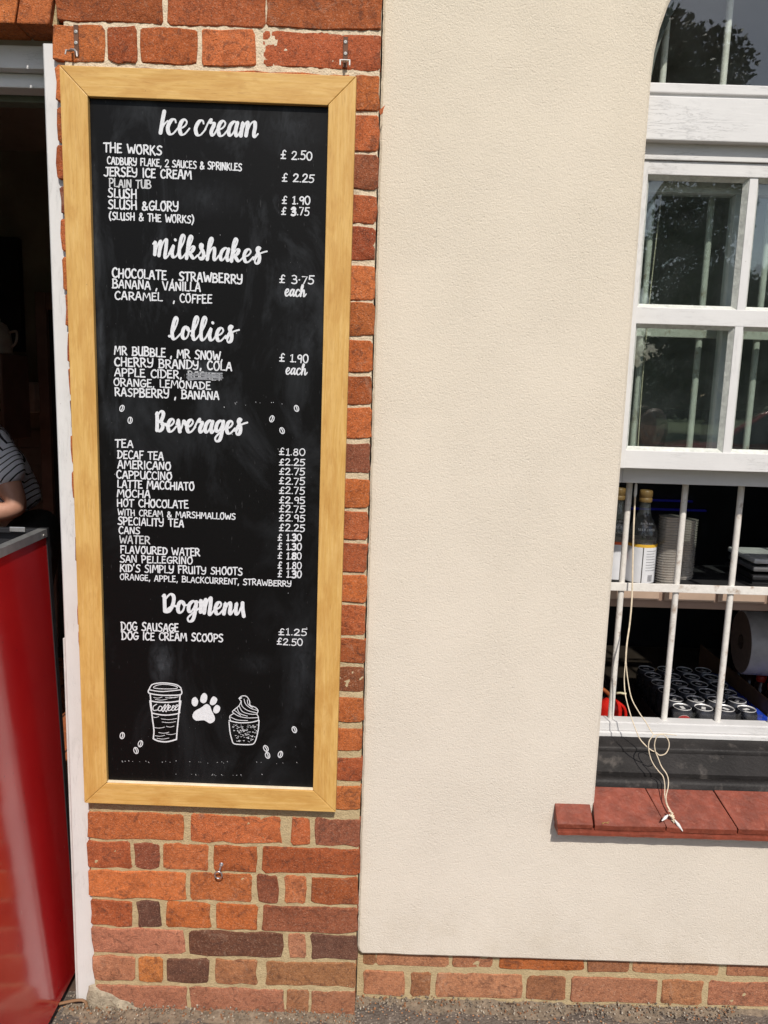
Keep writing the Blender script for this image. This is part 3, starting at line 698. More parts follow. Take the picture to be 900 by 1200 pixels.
GL = {
 'A': (.56, [[(.02, 0), (.27, 1), (.33, 1), (.54, 0)], [(.10, .34), (.48, .34)]]),
 'B': (.54, [[(.06, 1), (.07, 0)], S_((.02, .98), (.30, 1.0), (.46, .80), (.34, .60), (.10, .53)), S_((.10, .53), (.40, .50), (.54, .26), (.38, .04), (.02, .02))]),
 'C': (.50, [S_((.48, .86), (.34, 1), (.14, .88), (.03, .50), (.12, .12), (.32, 0), (.50, .12))]),
 'D': (.56, [[(.08, 1), (.09, 0)], S_((.0, .97), (.30, .96), (.54, .66), (.50, .26), (.28, .03), (.02, .02))]),
 'E': (.46, [[(.07, 1), (.06, 0)], [(.05, .98), (.42, 1)], [(.06, .52), (.36, .55)], [(.05, .02), (.46, .03)]]),
 'F': (.44, [[(.07, 1), (.06, 0)], [(.05, .98), (.44, 1)], [(.06, .50), (.34, .53)]]),
 'G': (.56, [S_((.50, .88), (.34, 1), (.14, .86), (.03, .48), (.14, .08), (.34, 0), (.52, .16), (.53, .42)), [(.30, .43), (.58, .45)]]),
 'H': (.56, [[(.06, 1), (.05, 0)], [(.50, 1), (.51, 0)], [(.05, .46), (.50, .52)]]),
 'I': (.16, [[(.08, 1), (.08, 0)]]),
 'J': (.46, [S_((.38, 1), (.38, .5), (.36, .12), (.20, -.02), (.02, .10)), [(.20, 1), (.50, 1)]]),
 'K': (.54, [[(.06, 1), (.06, 0)], [(.46, .98), (.08, .44)], [(.18, .56), (.54, 0)]]),
 'L': (.42, [[(.07, 1), (.05, .03), (.42, .03)]]),
 'M': (.72, [[(.03, 0), (.10, 1), (.14, 1), (.35, .34), (.57, 1), (.62, 1), (.70, 0)]]),
 'N': (.56, [[(.05, 0), (.06, 1), (.09, 1), (.49, 0), (.51, 0), (.52, 1)]]),
 'O': (.56, [('o', [(.28, .98), (.08, .78), (.04, .38), (.18, .02), (.40, .04), (.54, .38), (.48, .80)]), [(.18, .99), (.46, 1.02)]]),
 'P': (.50, [[(.06, 1), (.07, 0)], S_((.02, .98), (.30, 1.0), (.50, .78), (.38, .50), (.08, .42))]),
 'R': (.54, [[(.06, 1), (.07, 0)], S_((.02, .98), (.30, 1.0), (.46, .78), (.34, .52), (.08, .46)), [(.22, .46), (.54, 0)]]),
 'S': (.50, [S_((.48, .90), (.30, 1.0), (.10, .84), (.16, .60), (.40, .42), (.46, .18), (.28, 0), (.02, .08))]),
 'T': (.50, [[(.25, 1), (.25, 0)], [(.0, .98), (.52, 1)]]),
 'U': (.54, [S_((.05, 1), (.05, .5), (.12, .10), (.28, 0), (.44, .14), (.48, .5), (.50, 1)), [(.50, .6), (.52, 0)]]),
 'V': (.54, [[(.02, 1), (.26, 0), (.30, 0), (.54, 1)]]),
 'W': (.78, [[(.02, 1), (.18, 0), (.22, 0), (.38, .7), (.42, .7), (.58, 0), (.62, 0), (.78, 1)]]),
 'Y': (.54, [S_((.03, 1), (.05, .66), (.22, .46), (.44, .56)), S_((.50, 1), (.49, .5), (.42, .10), (.22, -.02), (.04, .06))]),
 '0': (.54, [('o', [(.28, .98), (.07, .78), (.03, .38), (.18, .02), (.40, .03), (.53, .40), (.48, .82)])]),
 '1': (.36, [[(.06, .80), (.22, 1), (.22, .0)], [(.06, .01), (.36, .01)]]),
 '2': (.52, [S_((.05, .76), (.18, .98), (.42, .94), (.46, .68), (.26, .34), (.03, .02)), [(.03, .03), (.52, .03)]]),
 '3': (.50, [S_((.05, .92), (.26, 1), (.44, .80), (.34, .58), (.18, .53)), S_((.18, .53), (.44, .44), (.46, .14), (.24, 0), (.02, .08))]),
 '5': (.52, [[(.12, .98), (.09, .56)], [(.11, .98), (.52, 1.0)], S_((.09, .56), (.30, .62), (.48, .42), (.44, .12), (.22, 0), (.02, .08))]),
 '7': (.48, [[(.02, .97), (.46, .98), (.18, 0)]]),
 '8': (.50, [('o', [(.26, .54), (.07, .74), (.14, .96), (.36, .97), (.44, .76)]), ('o', [(.26, .54), (.04, .32), (.10, .03), (.38, .02), (.48, .28)])]),
 '9': (.50, [('o', [(.44, .86), (.24, .99), (.06, .78), (.12, .52), (.34, .50), (.46, .70)]), [(.45, .80), (.42, 0)]]),
 '£': (.52, [S_((.46, .86), (.32, 1), (.18, .80), (.20, .40), (.16, .08), (.02, .02)), [(.02, .03), (.46, .03)], [(.02, .46), (.38, .48)]]),
 '&': (.62, [S_((.56, .05), (.30, .46), (.14, .74), (.22, .96), (.38, .86), (.34, .64), (.10, .36), (.08, .08), (.26, -.02), (.44, .10), (.56, .40))]),
 '(': (.26, [S_((.24, 1.12), (.08, .75), (.06, .3), (.20, -.14))]), ')': (.26, [S_((.02, 1.12), (.20, .75), (.20, .3), (.04, -.16))]),
 ',': (.16, [[(.10, .10), (.04, -.18)]]), '.': (.16, [[(.07, .05), (.10, .05)]]), "'": (.14, [[(.08, 1.05), (.05, .80)]]), ' ': (.34, []), '·': (.2, [[(.08, .45), (.12, .45)]]),
}
def glyph_strokes(strokes):
    for s in strokes:
        if isinstance(s, tuple) and s[0] == '~': yield cr(s[1], n=4)
        elif isinstance(s, tuple) and s[0] == 'o': yield cr(s[1], closed=True, n=3)
        else: yield s
def caps(text, x0, y0, x1, y1, h, wt=.086, mat='ink', name='menu_line', rs=None, jit=.035):
    r = random.Random(hash(text) % 1000 if False else sum(map(ord, text))+int(y0))
    gap = .115; W = sum(GL[c][0] for c in text)+gap*(len(text)-1); k = (x1-x0)/W
    sl = (y1-y0)/(x1-x0); g = G(); u = 0
    for c in text:
        wd, st = GL[c]; hs = h*(1+r.uniform(-.05, .07)); dyb = r.uniform(-jit, jit)*h
        lean = -.035+(x0-70)/330*.065+r.uniform(-.02, .06)
        sx = k*(1+r.uniform(-.04, .04))
        for s in glyph_strokes(st):
            P = []
            for (a, b) in s:
                bx_ = x0+u*k+a*sx; P.append((bx_-lean*0+b*hs*(.06+lean*.5)*0+b*hs*lean, y0+(bx_-x0)*sl+dyb-b*hs))
            ribbon(g, P, h*wt*r.uniform(.9, 1.12))
        u += wd+gap
    return L_(g, name, M[mat])
LINES = [('THE WORKS', 121.7, 178.3, 189.3, 182.3, 12), ('CADBURY FLAKE, 2 SAUCES & SPRINKLES', 125.7, 192.5, 283, 200.5, 9.3), ('JERSEY ICE CREAM', 122, 206.3, 224, 210, 11.3),
 ('PLAIN TUB', 128, 219, 176.7, 221.5, 10.2), ('SLUSH', 126.7, 231.6, 160, 233, 11.4), ('SLUSH &GLORY', 127, 244.8, 209, 248, 11.6), ('(SLUSH & THE WORKS)', 128, 257.5, 227, 262, 9.6),
 ('CHOCOLATE , STRAWBERRY', 131.7, 325, 284, 333, 11.6), ('BANANA , VANILLA', 131.7, 337.6, 235, 342, 11), ('CARAMEL', 134.7, 351, 190, 353, 10.3), (', COFFEE', 203, 354, 248, 356, 10.6),
 ('MR BUBBLE , MR SNOW,', 134, 415.3, 260.7, 422.7, 11), ('CHERRY BRANDY, COLA', 134.3, 429, 271.7, 434.7, 11), ('APPLE CIDER,', 134.3, 441, 213, 444, 10.3), ('ROCKET', 220, 444.3, 259.5, 446, 9.6),
 ('ORANGE, LEMONADE', 133.3, 452.2, 246.7, 456.7, 9.6), ('RASPBERRY , BANANA', 134.7, 464.3, 256.7, 468.7, 10.6), ('TEA', 135, 524.4, 156, 525, 9.8), ('DECAF TEA', 137.7, 537.3, 191.3, 539.3, 10.2),
 ('AMERICANO', 138, 549, 200, 551, 10), ('CAPPUCCINO', 136.7, 560.7, 201.3, 563, 10), ('LATTE MACCHIATO', 137.7, 571.7, 227.3, 574.7, 10), ('MOCHA', 137.3, 582.3, 175.7, 584, 9.6),
 ('HOT CHOCOLATE', 137.3, 593.7, 220.7, 596, 9.8), ('WITH CREAM & MARSHMALLOWS', 138, 604, 275.7, 609.3, 7.8), ('SPECIALITY TEA', 138.3, 615, 215.3, 617.7, 9.5), ('CANS', 139.3, 625.5, 163.7, 626.3, 9),
 ('WATER', 140, 636.7, 175.3, 638, 9.6), ('FLAVOURED WATER', 141.3, 648.4, 234, 652, 9.6), ('SAN PELLEGRINO', 140.7, 658.9, 225.3, 661.3, 9), ("KID'S SIMPLY FRUITY SHOOTS", 140.7, 670, 284, 674.3, 9.3),
 ('ORANGE, APPLE, BLACKCURRENT, STRAWBERRY', 140.7, 679.6, 341.3, 687.7, 7.4), ('DOG SAUSAGE', 142, 738.7, 209, 740.7, 10.2), ('DOG ICE CREAM SCOOPS', 142.7, 749.6, 261.3, 752.3, 10)]
for t, a, b_, c, d, h in LINES: caps(t, a, b_-.4, c, d-.4, h*.88, mat={'ROCKET': 'ink2', 'PLAIN TUB': 'ink3', 'WATER': 'ink3'}.get(t, 'ink'))
PRICES = [('£ 2.50', 329.3, 186.5, 365.3, 188, 11), ('£ 2.25', 330.7, 213.3, 367.7, 214.3, 10.6), ('£ 1.90', 330.7, 238.6, 363, 240, 10.6), ('£ 3.75', 330, 251.8, 362.3, 252.8, 10.4),
 ('£ 3·75', 327.7, 331.7, 367.7, 333.5, 10.6), ('£ 1.90', 327.7, 423.8, 361, 425.5, 10.6)]
for i, (y, p) in enumerate(zip((533.4, 545.2, 556, 567.6, 578.6, 589.6, 600.4, 610.8, 622.4, 633.4, 644, 655, 666.4, 676.6), ('1.80', '2.25', '2.75', '2.75', '2.75', '2.95', '2.75', '2.95', '2.25', '1.30', '1.30', '1.80', '1.80', '1.30'))):
    PRICES.append(('£'+(' ' if i > 8 else '')+p, 327.3-(i > 8)*1.6, y, 357-(i > 8)*4, y+.9, 8.9))
PRICES += [('£1.25', 326.7, 744, 359.3, 745.6, 8.6), ('£2.50', 324.7, 755.6, 354.3, 757, 8.8)]
for t, a, b_, c, d, h in PRICES: caps(t, a, b_-.4, c, d-.4, h*.86, .078, name='price')
# repainted bolder digits
for (x, y, h, ch) in ((341.4, 252.2, 10.2, '3'), (342.2, 633.6, 8.8, '3'), (342.2, 644.2, 8.8, '3'), (342.2, 676.8, 9.2, '3'), (342.2, 655.2, 8.4, '8')): caps(ch, x, y, x+4.6, y, h*.83, .13, name='price')

# script alphabet: x-height 1, ascender about 1.7
SL = {
 'i': (.62, [S_((-.1, .25), (.20, .95), (.16, .35), (.30, .02), (.52, .12), (.68, .42))], (.30, 1.38)),
 'c': (.86, [S_((.66, .78), (.56, .98), (.30, .90), (.10, .45), (.24, .04), (.52, .02), (.86, .42))]),
 'e': (.84, [S_((.10, .38), (.44, .52), (.62, .80), (.46, 1.0), (.22, .84), (.12, .42), (.28, .03), (.54, .04), (.86, .42))]),
 'r': (.82, [S_((-.06, .35), (.18, .92), (.32, 1.08), (.30, .86), (.52, .84), (.60, .74), (.44, .28), (.54, .02), (.68, .08), (.86, .44))]),
 'a': (.92, [S_((.66, .80), (.46, .98), (.18, .74), (.08, .28), (.24, .02), (.48, .30), (.68, .86)), S_((.68, .90), (.60, .36), (.70, .02), (.84, .10), (.98, .40))]),
 'm': (1.42, [S_((.04, .50), (.16, .96), (.14, .50), (.12, .04)), S_((.12, .10), (.32, .80), (.52, .98), (.54, .60), (.50, .06)), S_((.50, .12), (.76, .84), (1.04, 1.0), (1.12, .66), (1.08, .20), (1.18, -.02), (1.38, .2))]),
 'n': (1.02, [S_((.02, .50), (.14, .96), (.13, .50), (.10, .04)), S_((.12, .14), (.36, .84), (.56, .98), (.64, .66), (.62, .20), (.74, .02), (.98, .38))]),
 'u': (1.04, [S_((.04, .50), (.14, .96), (.12, .45), (.22, .04), (.42, .14), (.68, .94)), S_((.68, .98), (.74, .50), (.92, -.12))]),
 'l': (.66, [S_((-.02, .30), (.34, 1.10), (.44, 1.62), (.28, 1.78), (.14, 1.40), (.10, .50), (.22, .04), (.40, .04), (.68, .44))]),
 'k': (.92, [S_((-.02, .30), (.30, 1.15), (.40, 1.62), (.24, 1.74), (.12, 1.30), (.10, .60), (.08, .0)), S_((.10, .44), (.40, .92), (.58, .84), (.44, .54), (.16, .44)), S_((.26, .46), (.46, .20), (.66, .02), (.94, .30))]),
 'h': (1.02, [S_((-.02, .30), (.30, 1.15), (.38, 1.56), (.24, 1.68), (.12, 1.30), (.10, .60), (.08, .02)), S_((.10, .20), (.34, .84), (.54, .92), (.60, .56), (.60, .16), (.72, .0), (.98, .38))]),
 's': (.74, [S_((.06, .22), (.34, .82), (.36, 1.10), (.22, 1.16), (.20, .92), (.46, .52), (.48, .14), (.28, -.02), (.12, .16)), S_((.14, .12), (.5, .16), (.78, .40))]),
 'S': (1.10, [S_((.04, .22), (.36, .86), (.52, 1.12), (.38, 1.20), (.28, .98), (.50, .52), (.50, .08), (.30, -.08), (.18, .14), (.40, .60), (.70, .80), (1.06, .92))]),
 'o': (.84, [('o', [(.36, .96), (.14, .76), (.10, .26), (.30, .02), (.54, .24), (.58, .72)]), S_((.46, .86), (.62, .66), (.88, .66))]),
 'v': (.84, [S_((.02, .60), (.12, .96), (.24, .50), (.38, .02)), S_((.38, .02), (.54, .50), (.60, .90), (.86, .60))]),
 'g': (.92, [S_((.66, .84), (.46, 1.0), (.18, .76), (.12, .34), (.28, .10), (.50, .36), (.68, .88)), S_((.70, .94), (.68, .20), (.56, -.50), (.26, -.66), (.14, -.38), (.44, -.02), (.70, .20), (.98, .44))]),
 'I': (.50, [S_((.22, 1.48), (.16, .9), (.10, .05)), S_((.10, .08), (.30, .60), (.54, .86))]),
 'M': (1.42, [S_((.0, .95), (.14, 1.12), (.20, .60), (.22, .14)), S_((.24, .20), (.42, 1.02), (.58, 1.20), (.58, .60), (.56, .08)), S_((.58, .16), (.78, 1.08), (1.02, 1.36), (1.06, .70), (1.04, .10), (1.14, -.08), (1.42, .30))]),
 'L': (.90, [S_((-.06, .18), (.10, .22), (.42, 1.00), (.50, 1.50), (.34, 1.64), (.20, 1.24), (.14, .50), (.28, .0), (.50, .02), (.90, .46))]),
 'B': (1.06, [S_((.02, 1.34), (.10, 1.46), (.20, .80), (.26, .06)), S_((.18, 1.26), (.44, 1.60), (.68, 1.40), (.56, .90), (.30, .74)), S_((.30, .74), (.66, .66), (.72, .26), (.48, .0), (.28, .06)), S_((.58, .56), (.86, .58), (1.06, .50))]),
 'D': (1.26, [S_((.02, 1.30), (.14, 1.40), (.24, .70), (.32, .10)), S_((.30, 1.14), (.62, 1.50), (.92, 1.30), (.92, .70), (.68, .14), (.36, .02), (.46, .22), (.90, .55), (1.26, .52))]),
}
def script(text, x0, y0, x1, y1, xh, brush, name='heading', sx_gap=0):
    W = sum(SL[c][0] if c != ' ' else .34 for c in text); k = (x1-x0)/W; sl = (y1-y0)/(x1-x0); g = G(); u = 0
    for c in text:
        if c == ' ': u += .34; continue
        gl = SL[c]
        for s in gl[1]:
            pts = cr(s[1], closed=(s[0] == 'o'), n=6)
            P = [(x0+(u+a)*k+b*xh*.10, y0+((u+a)*k)*sl-b*xh) for a, b in pts]
            ribbon(g, P, 0, brush)
        if len(gl) > 2:
            a, b = gl[2]; ribbon(g, [(x0+(u+a)*k+b*xh*.1, y0+((u+a)*k)*sl-b*xh), (x0+(u+a)*k+b*xh*.1+.5, y0+((u+a)*k)*sl-b*xh+.7)], brush[0]*.75)
        u += gl[0]
    return L_(g, name, M['ink'])
script('Ice', 186.5, 156.5, 221, 158, 17.6, (2.3, 1.0))
script('cream', 227, 158.2, 302.5, 160.5, 17.5, (2.2, 1.0))
script('MilkshakeS', 178, 300.2, 312, 308.6, 15.2, (2.05, .95))
script('LollieS', 199, 396.6, 279.3, 400.6, 15.2, (2.1, 1.0))
script('BeverageS', 180.5, 505, 289, 508.6, 14.6, (2.15, 1.1))
script('Dog', 188.5, 717.5, 232, 719, 14.4, (2.15, 1.1)); script('Menu', 232, 719, 287.5, 720.4, 14.0, (2.2, 1.1))
script('each', 333.3, 346.6, 358.7, 347.6, 8.0, (1.05, .75), 'price_note'); script('each', 334.3, 438.4, 360, 439.4, 7.6, (.9, .65), 'price_note')

# smudge over the crossed out flavour
g = G(); r = random.Random(3)
for k in range(9): y = 437+k*.95; ribbon(g, cr([(219.5+r.uniform(-1, 1), y+1), (232, y+r.uniform(-.8, .8)), (246, y+r.uniform(-.8, .8)), (261+r.uniform(-2, 1), y+r.uniform(-.4, 1))], n=4), .42)
L_(g, 'smudged_word', M['smudge'])
# chalk drawings, traced as strokes
def draw(name, strokes, hw=.55, sc=5.0, ox=150, oy=780, mat='ink'):
    g = G()
    for s in strokes:
        h = hw; closed = False; sm = True
        if isinstance(s, dict): h = s.get('w', hw); closed = s.get('c', False); sm = s.get('s', True); s = s['p']
        P = [(ox+x/sc, oy+y/sc) for x, y in s]
        ribbon(g, cr(P, closed, 4) if (sm and len(P) > 2) else (P+[P[0]] if closed else P), h)
    return L_(g, name, M[mat])
def fill(g, pts, sc=5.0, ox=150, oy=780):
    P = cr([(ox+x/sc, oy+y/sc) for x, y in pts], True, 4)[:-1]; layer[0] += 1; y = RECESS-.00012-(layer[0] % 60)*.000006
    V = []
    for p in P: x, z = bl(*p); V.append((x, y, z))
    cx_ = sum(v[0] for v in V)/len(V); cz_ = sum(v[2] for v in V)/len(V); V.append((cx_, y, cz_)); n = len(P)
    g.add(V, [(k, n, (k+1) % n) for k in range(n)])
cup = [dict(p=[(124, 140), (140, 112), (180, 102), (230, 102), (285, 112), (310, 130)], w=.65), dict(p=[(150, 125), (180, 112), (230, 110), (285, 122), (280, 134), (210, 136), (160, 132)], c=True, w=.4),
  dict(p=[(124, 138), (122, 160), (180, 172), (250, 174), (312, 168), (310, 132)], w=.7), [(126, 142), (200, 152), (306, 142)],
  dict(p=[(130, 165), (134, 210), (142, 300), (152, 380), (148, 428)], w=.75), dict(p=[(306, 170), (302, 210), (296, 300), (288, 380), (284, 432)], w=.75),
  dict(p=[(128, 206), (180, 214), (250, 214), (308, 206)], w=.7), dict(p=[(128, 206), (138, 268), (150, 280), (220, 290), (296, 280), (302, 262), (310, 208)], w=.7),
  dict(p=[(148, 428), (180, 442), (230, 446), (284, 432)], w=.8)]
for (a, b_, y) in ((150, 200, 186), (245, 296, 184), (160, 230, 198), (145, 180, 300), (195, 285, 312), (200, 280, 330), (150, 215, 362), (225, 270, 356), (180, 240, 392), (160, 215, 410), (225, 280, 400), (170, 240, 426), (220, 280, 186)):
    cup.append(dict(p=[(a, y), ((a+b_)/2, y+4), (b_, y-2)], w=.28))
draw('coffee_cup_drawing', cup)
draw('coffee_word', [[(168, 226), (148, 240), (150, 262), (176, 258)], dict(p=[(186, 238), (176, 258), (190, 264), (200, 244)], c=True), [(196, 262), (220, 226), (208, 268), (200, 262)], [(212, 262), (238, 224), (226, 268), (218, 262)],
   [(232, 254), (250, 240), (240, 236), (236, 262), (256, 258)], [(252, 256), (272, 238), (262, 236), (258, 262), (276, 258)], [(272, 254), (294, 234), (282, 232), (278, 260), (300, 250)]], .5)
g = G()
fill(g, [(458, 225), (430, 245), (390, 268), (378, 300), (400, 322), (445, 320), (480, 338), (506, 324), (508, 300), (490, 262), (480, 236)])
fill(g, [(395, 184), (376, 196), (374, 222), (388, 238), (405, 232), (411, 205)]); fill(g, [(446, 160), (428, 178), (424, 208), (442, 220), (460, 208), (464, 176)])
fill(g, [(502, 180), (486, 196), (480, 222), (494, 232), (514, 222), (523, 196)]); fill(g, [(522, 230), (504, 244), (500, 268), (514, 280), (534, 270), (540, 244)])
L_(g, 'paw_print_drawing', M['ink'])
sun_ = [dict(p=[(592, 330), (598, 390), (608, 430), (620, 456), (660, 462), (720, 462), (742, 450), (756, 410), (764, 370), (768, 322)], w=.6), dict(p=[(592, 322), (650, 334), (720, 332), (768, 320)], w=.6),
  dict(p=[(600, 318), (596, 296), (618, 280), (612, 268), (640, 244), (652, 232), (662, 210), (654, 196), (668, 188), (650, 192)], w=.45), dict(p=[(650, 192), (668, 178), (694, 180), (712, 205), (716, 232), (745, 244), (762, 262), (756, 284), (764, 300), (764, 320)], w=.5),
  [(664, 206), (668, 236), (700, 262), (752, 276)], [(680, 196), (690, 226), (720, 250), (758, 262)], [(652, 236), (672, 270), (720, 284), (756, 284)], [(616, 276), (650, 296), (700, 306), (760, 304)], [(640, 250), (656, 280), (700, 296)], [(600, 300), (640, 318), (700, 322)], [(612, 270), (624, 262), (660, 292)], [(700, 200), (704, 226), (730, 246)]]
r = random.Random(5)
for _ in range(120):
    x = r.uniform(604, 758); y = r.uniform(344, 448)
    if y > 344+(x-604)*3.5 or y > 450-(x-735)*3.5: continue
    a = r.uniform(-3, 3); sun_.append(dict(p=[(x, y), (x+r.uniform(3, 9), y+a)], w=.24))
draw('ice_cream_tub_drawing', sun_, .38)
BEANS = [(143, 478.5, .3), (152.5, 492.5, .1), (347.5, 478.6, -.3), (318.6, 490.8, .3), (330.6, 504.6, -.4), (143.3, 862, .2), (164.6, 871.5, .3), (159.4, 879.4, -.3), (345, 855, -.4), (311.6, 877, -.5), (313.6, 885, -.3), (328.6, 884, .3)]
for x, y, a in BEANS:
    ca, sa = math.cos(a), math.sin(a); el = [(x+2.5*math.cos(t)*ca-3.7*math.sin(t)*sa, y+2.5*math.cos(t)*sa+3.7*math.sin(t)*ca) for t in [k*math.pi/4 for k in range(8)]]
    g = G(); ribbon(g, cr(el, True, 3), .5); ribbon(g, cr([(x+2.6*sa, y-2.6*ca), (x+.5, y), (x-2.4*sa, y+2.4*ca)], n=3), .55); L_(g, 'bean_drawing', M['ink'])
g = G(); r = random.Random(9)
for k in range(60):
    if k < 26: x = 138+r.uniform(0, 210); y = 892+(x-138)*.01+r.uniform(-1.2, 1.2)
    elif k < 40: x = 175+r.uniform(0, 140); y = 908+r.uniform(-1, 1.5)
    elif k < 50: x = 262+r.uniform(0, 70); y = 473+r.uniform(-2, 4)
    else: x = r.uniform(130, 365); y = r.uniform(130, 900)
    ribbon(g, [(x, y), (x+r.uniform(.1, .6), y+r.uniform(-.3, .8))], r.uniform(.18, .38))
L_(g, 'chalk_dots', M['ink2'])

# ------------------------------------------------------------------ hanging hooks over the board, ring screw below
def hanger(px, label, screws, ytop, ybot, white=False):
    b0 = at(px, (screws[0]+screws[1])/2, 0); t = thing('hanging_bracket', tuple(b0), label, 'bracket')
    za, zb2 = Z(px, ytop), Z(px, ybot)
    G().box((b0.x-.0048, -.0045, zb2), (b0.x+.0048, -.0022, za), .0008).make('strap', M['rust'], t)
    for sy in screws:
        s = at(px, sy); G().lathe([(.0038, 0), (.0036, -.0009), (.0024, -.0016), (.0010, -.0016), (.0008, -.001)], (s.x, -.0045, s.z), 12, 'y').make('screw', M['screw'], t)
    mt = M['acorn'] if white else simple('tarnished_steel', (.34, .31, .29), .5, .6)
    if white:
        c = at(px, 77); g = G()
        g.box((c.x-.0105, -.034, c.z-.012), (c.x-.0075, -.026, c.z-.003), .0008).box((c.x+.0085, -.034, c.z-.012), (c.x+.0115, -.026, c.z-.003), .0008).box((c.x-.0105, -.034, c.z-.0028), (c.x+.0115, -.026, c.z-.001), .0006)
        g.make('clip', mt, t); G().tube([(c.x, -.003, c.z+.010), (c.x, -.012, c.z+.006), (c.x, -.028, c.z+.001), (c.x, -.036, c.z-.010)], .0024, 8).make('hook', M['rust'], t, True)
    else:
        c = at(px+2, 69); g = G(); g.tube([(c.x-.011, -.004, c.z+.014), (c.x-.009, -.02, c.z+.007), (c.x-.002, -.032, c.z+.005), (c.x+.007, -.038, c.z+.002), (c.x+.013, -.042, c.z-.004), (c.x+.014, -.043, c.z-.013)], .0023, 8)
        g.tube([(c.x-.015, -.03, c.z-.004), (c.x-.013, -.03, c.z+.004), (c.x-.012, -.018, c.z+.008)], .0019, 8)
        g.make('hook', mt, t, True)
hanger(90, 'rusty strap bracket with bent steel hook holding the left top corner of the chalkboard', (38.5, 51.5), 30, 66)
hanger(405, 'rusty strap bracket with white clip holding the right top corner of the chalkboard', (50.5, 64), 44, 80, True)
c = at(259, 1014); t = thing('screw_eye', tuple(c), 'small galvanised screw eye driven into the bricks below the chalkboard', 'screw eye')
G().tube([(c.x+.001, .004, c.z+.003), (c.x+.0005, -.010, c.z+.0005), (c.x-.0005, -.018, c.z-.004)], .0024, 8).make('shank', M['steel'], t, True)
ring = [Vector((c.x-.0022+.0088*math.cos(a), -.019-.006*math.sin(a)*.2, c.z-.0130+.0098*math.sin(a))) for a in [math.pi*2*k/20 for k in range(21)]]
G().tube(ring, .0017, 8, cap=False).make('ring', M['steel'], t, True)
G().lathe([(.0045, 0), (.0055, -.002), (.004, -.004)], (c.x+.001, .0, c.z+.003), 10, 'y').make('collar', M['steel'], t, True)
# ------------------------------------------------------------------ sash window
win = thing('sash_window', (ax, .1, .583), 'white painted sash window with arched fanlight, its lower sash pushed up', 'sash window')
W = M['white']
IX0, IX1 = ax-AR, ax+AR
YF = .098                              # outer face of the outer sash
def zat(px, py, Y): return at(px, py, Y).z
z_head_top = zat(780, 97, .075); z_strip = zat(780, 112, .08); z_face = zat(780, 166.5, .085)
# fanlight rail, broad transom board, stepped drip below
G().box((IX0+.001, .074, z_strip+.004), (IX1-.001, .175, z_head_top), .002).make('fanlight_rail', W, win)
G().box((IX0+.001, .081, z_strip-.006), (IX1-.001, .172, z_strip+.006)).make('transom_groove', W, win)
G().box((IX0+.001, .070, z_face), (IX1-.001, .170, z_strip-.004), .002).make('transom', W, win)
z_sub = zat(780, 186, .094)
G().box((IX0+.001, .093, z_sub-.002), (IX1-.001, .168, z_face+.004), .0015).make('frame_head', W, win)
# outer (upper) sash
sx0, sx1 = IX0+.004, IX1-.004
zt = z_sub-.0025; zb = zat(740, 549, YF)
px0 = .560; pitch = .2365; mw = .019
zp = [(zat(820, 207, YF+.008), zat(820, 361.5, YF)), (zat(800, 381, YF+.008), zat(790, 529, YF))]
G().box((sx0, YF, zb), (px0, YF+.042, zt), .0018).make('stile', M['whitev'], win)
G().box((sx1-(px0-sx0), YF, zb), (sx1, YF+.042, zt), .0018).make('stile', M['whitev'], win)
G().box((px0-.001, YF+.0006, zp[0][0]), (sx1-.0295, YF+.0415, zt-.0006), .0015).make('top_rail', W, win)
G().box((px0-.001, YF+.0006, zb+.0006), (sx1-.0295, YF+.0415, zp[1][1]), .0015).make('meeting_rail', W, win)
G().box((px0-.001, YF+.003, zp[1][0]), (sx1-.0295, YF+.039, zp[0][1]), .0015).make('glazing_bar', W, win)
mun = []
for k in (1, 2):
    xm = px0+k*pitch-mw/2
    for (a, b_) in zp: G().box((xm, YF+.0036, b_-.002), (xm+mw, YF+.038, a+.002), .0015).make('glazing_bar', M['whitev'], win)
    mun.append(xm)
edges = [px0]+[m_+q for m_ in mun for q in (0, mw)]+[sx1-.029]
def pane(x0, x1, z0, z1, y, parent, name='glass_pane', tilt=0):
    return G().box((x0, y, z0), (x1, y+.003, z1)).make(name, M['glass'], parent, base=((x0+x1)/2, y, (z0+z1)/2))
putty = simple('old_putty', (.52, .53, .49), .8, 0, .2, 80, .001, 200)
for r_ in range(2):
    for c_ in range(3):
        x0, x1 = edges[2*c_], edges[2*c_+1]; z1, z0 = zp[r_]
        o = pane(x0-.001, x1+.001, z0-.001, z1+.001, YF+.019, win)
        o.rotation_euler = (random.uniform(-.004, .004), 0, random.uniform(-.006, .006))
        # bevelled bead of putty round the glass
        g = G(); q = .0085; yf, yb = YF+.0055, YF+.0185
        P0 = [(x0, z0), (x1, z0), (x1, z1), (x0, z1)]; P1 = [(x0+q, z0+q), (x1-q, z0+q), (x1-q, z1-q), (x0+q, z1-q)]
        v = [(x, yf, z) for x, z in P0]+[(x, yb, z) for x, z in P1]+[(x, yb, z) for x, z in P0]
        g.add(v, [(k, (k+1) % 4, 4+(k+1) % 4, 4+k) for k in range(4)]+[(4+k, 4+(k+1) % 4, 8+(k+1) % 4, 8+k) for k in range(4)]).make('putty', putty, win)
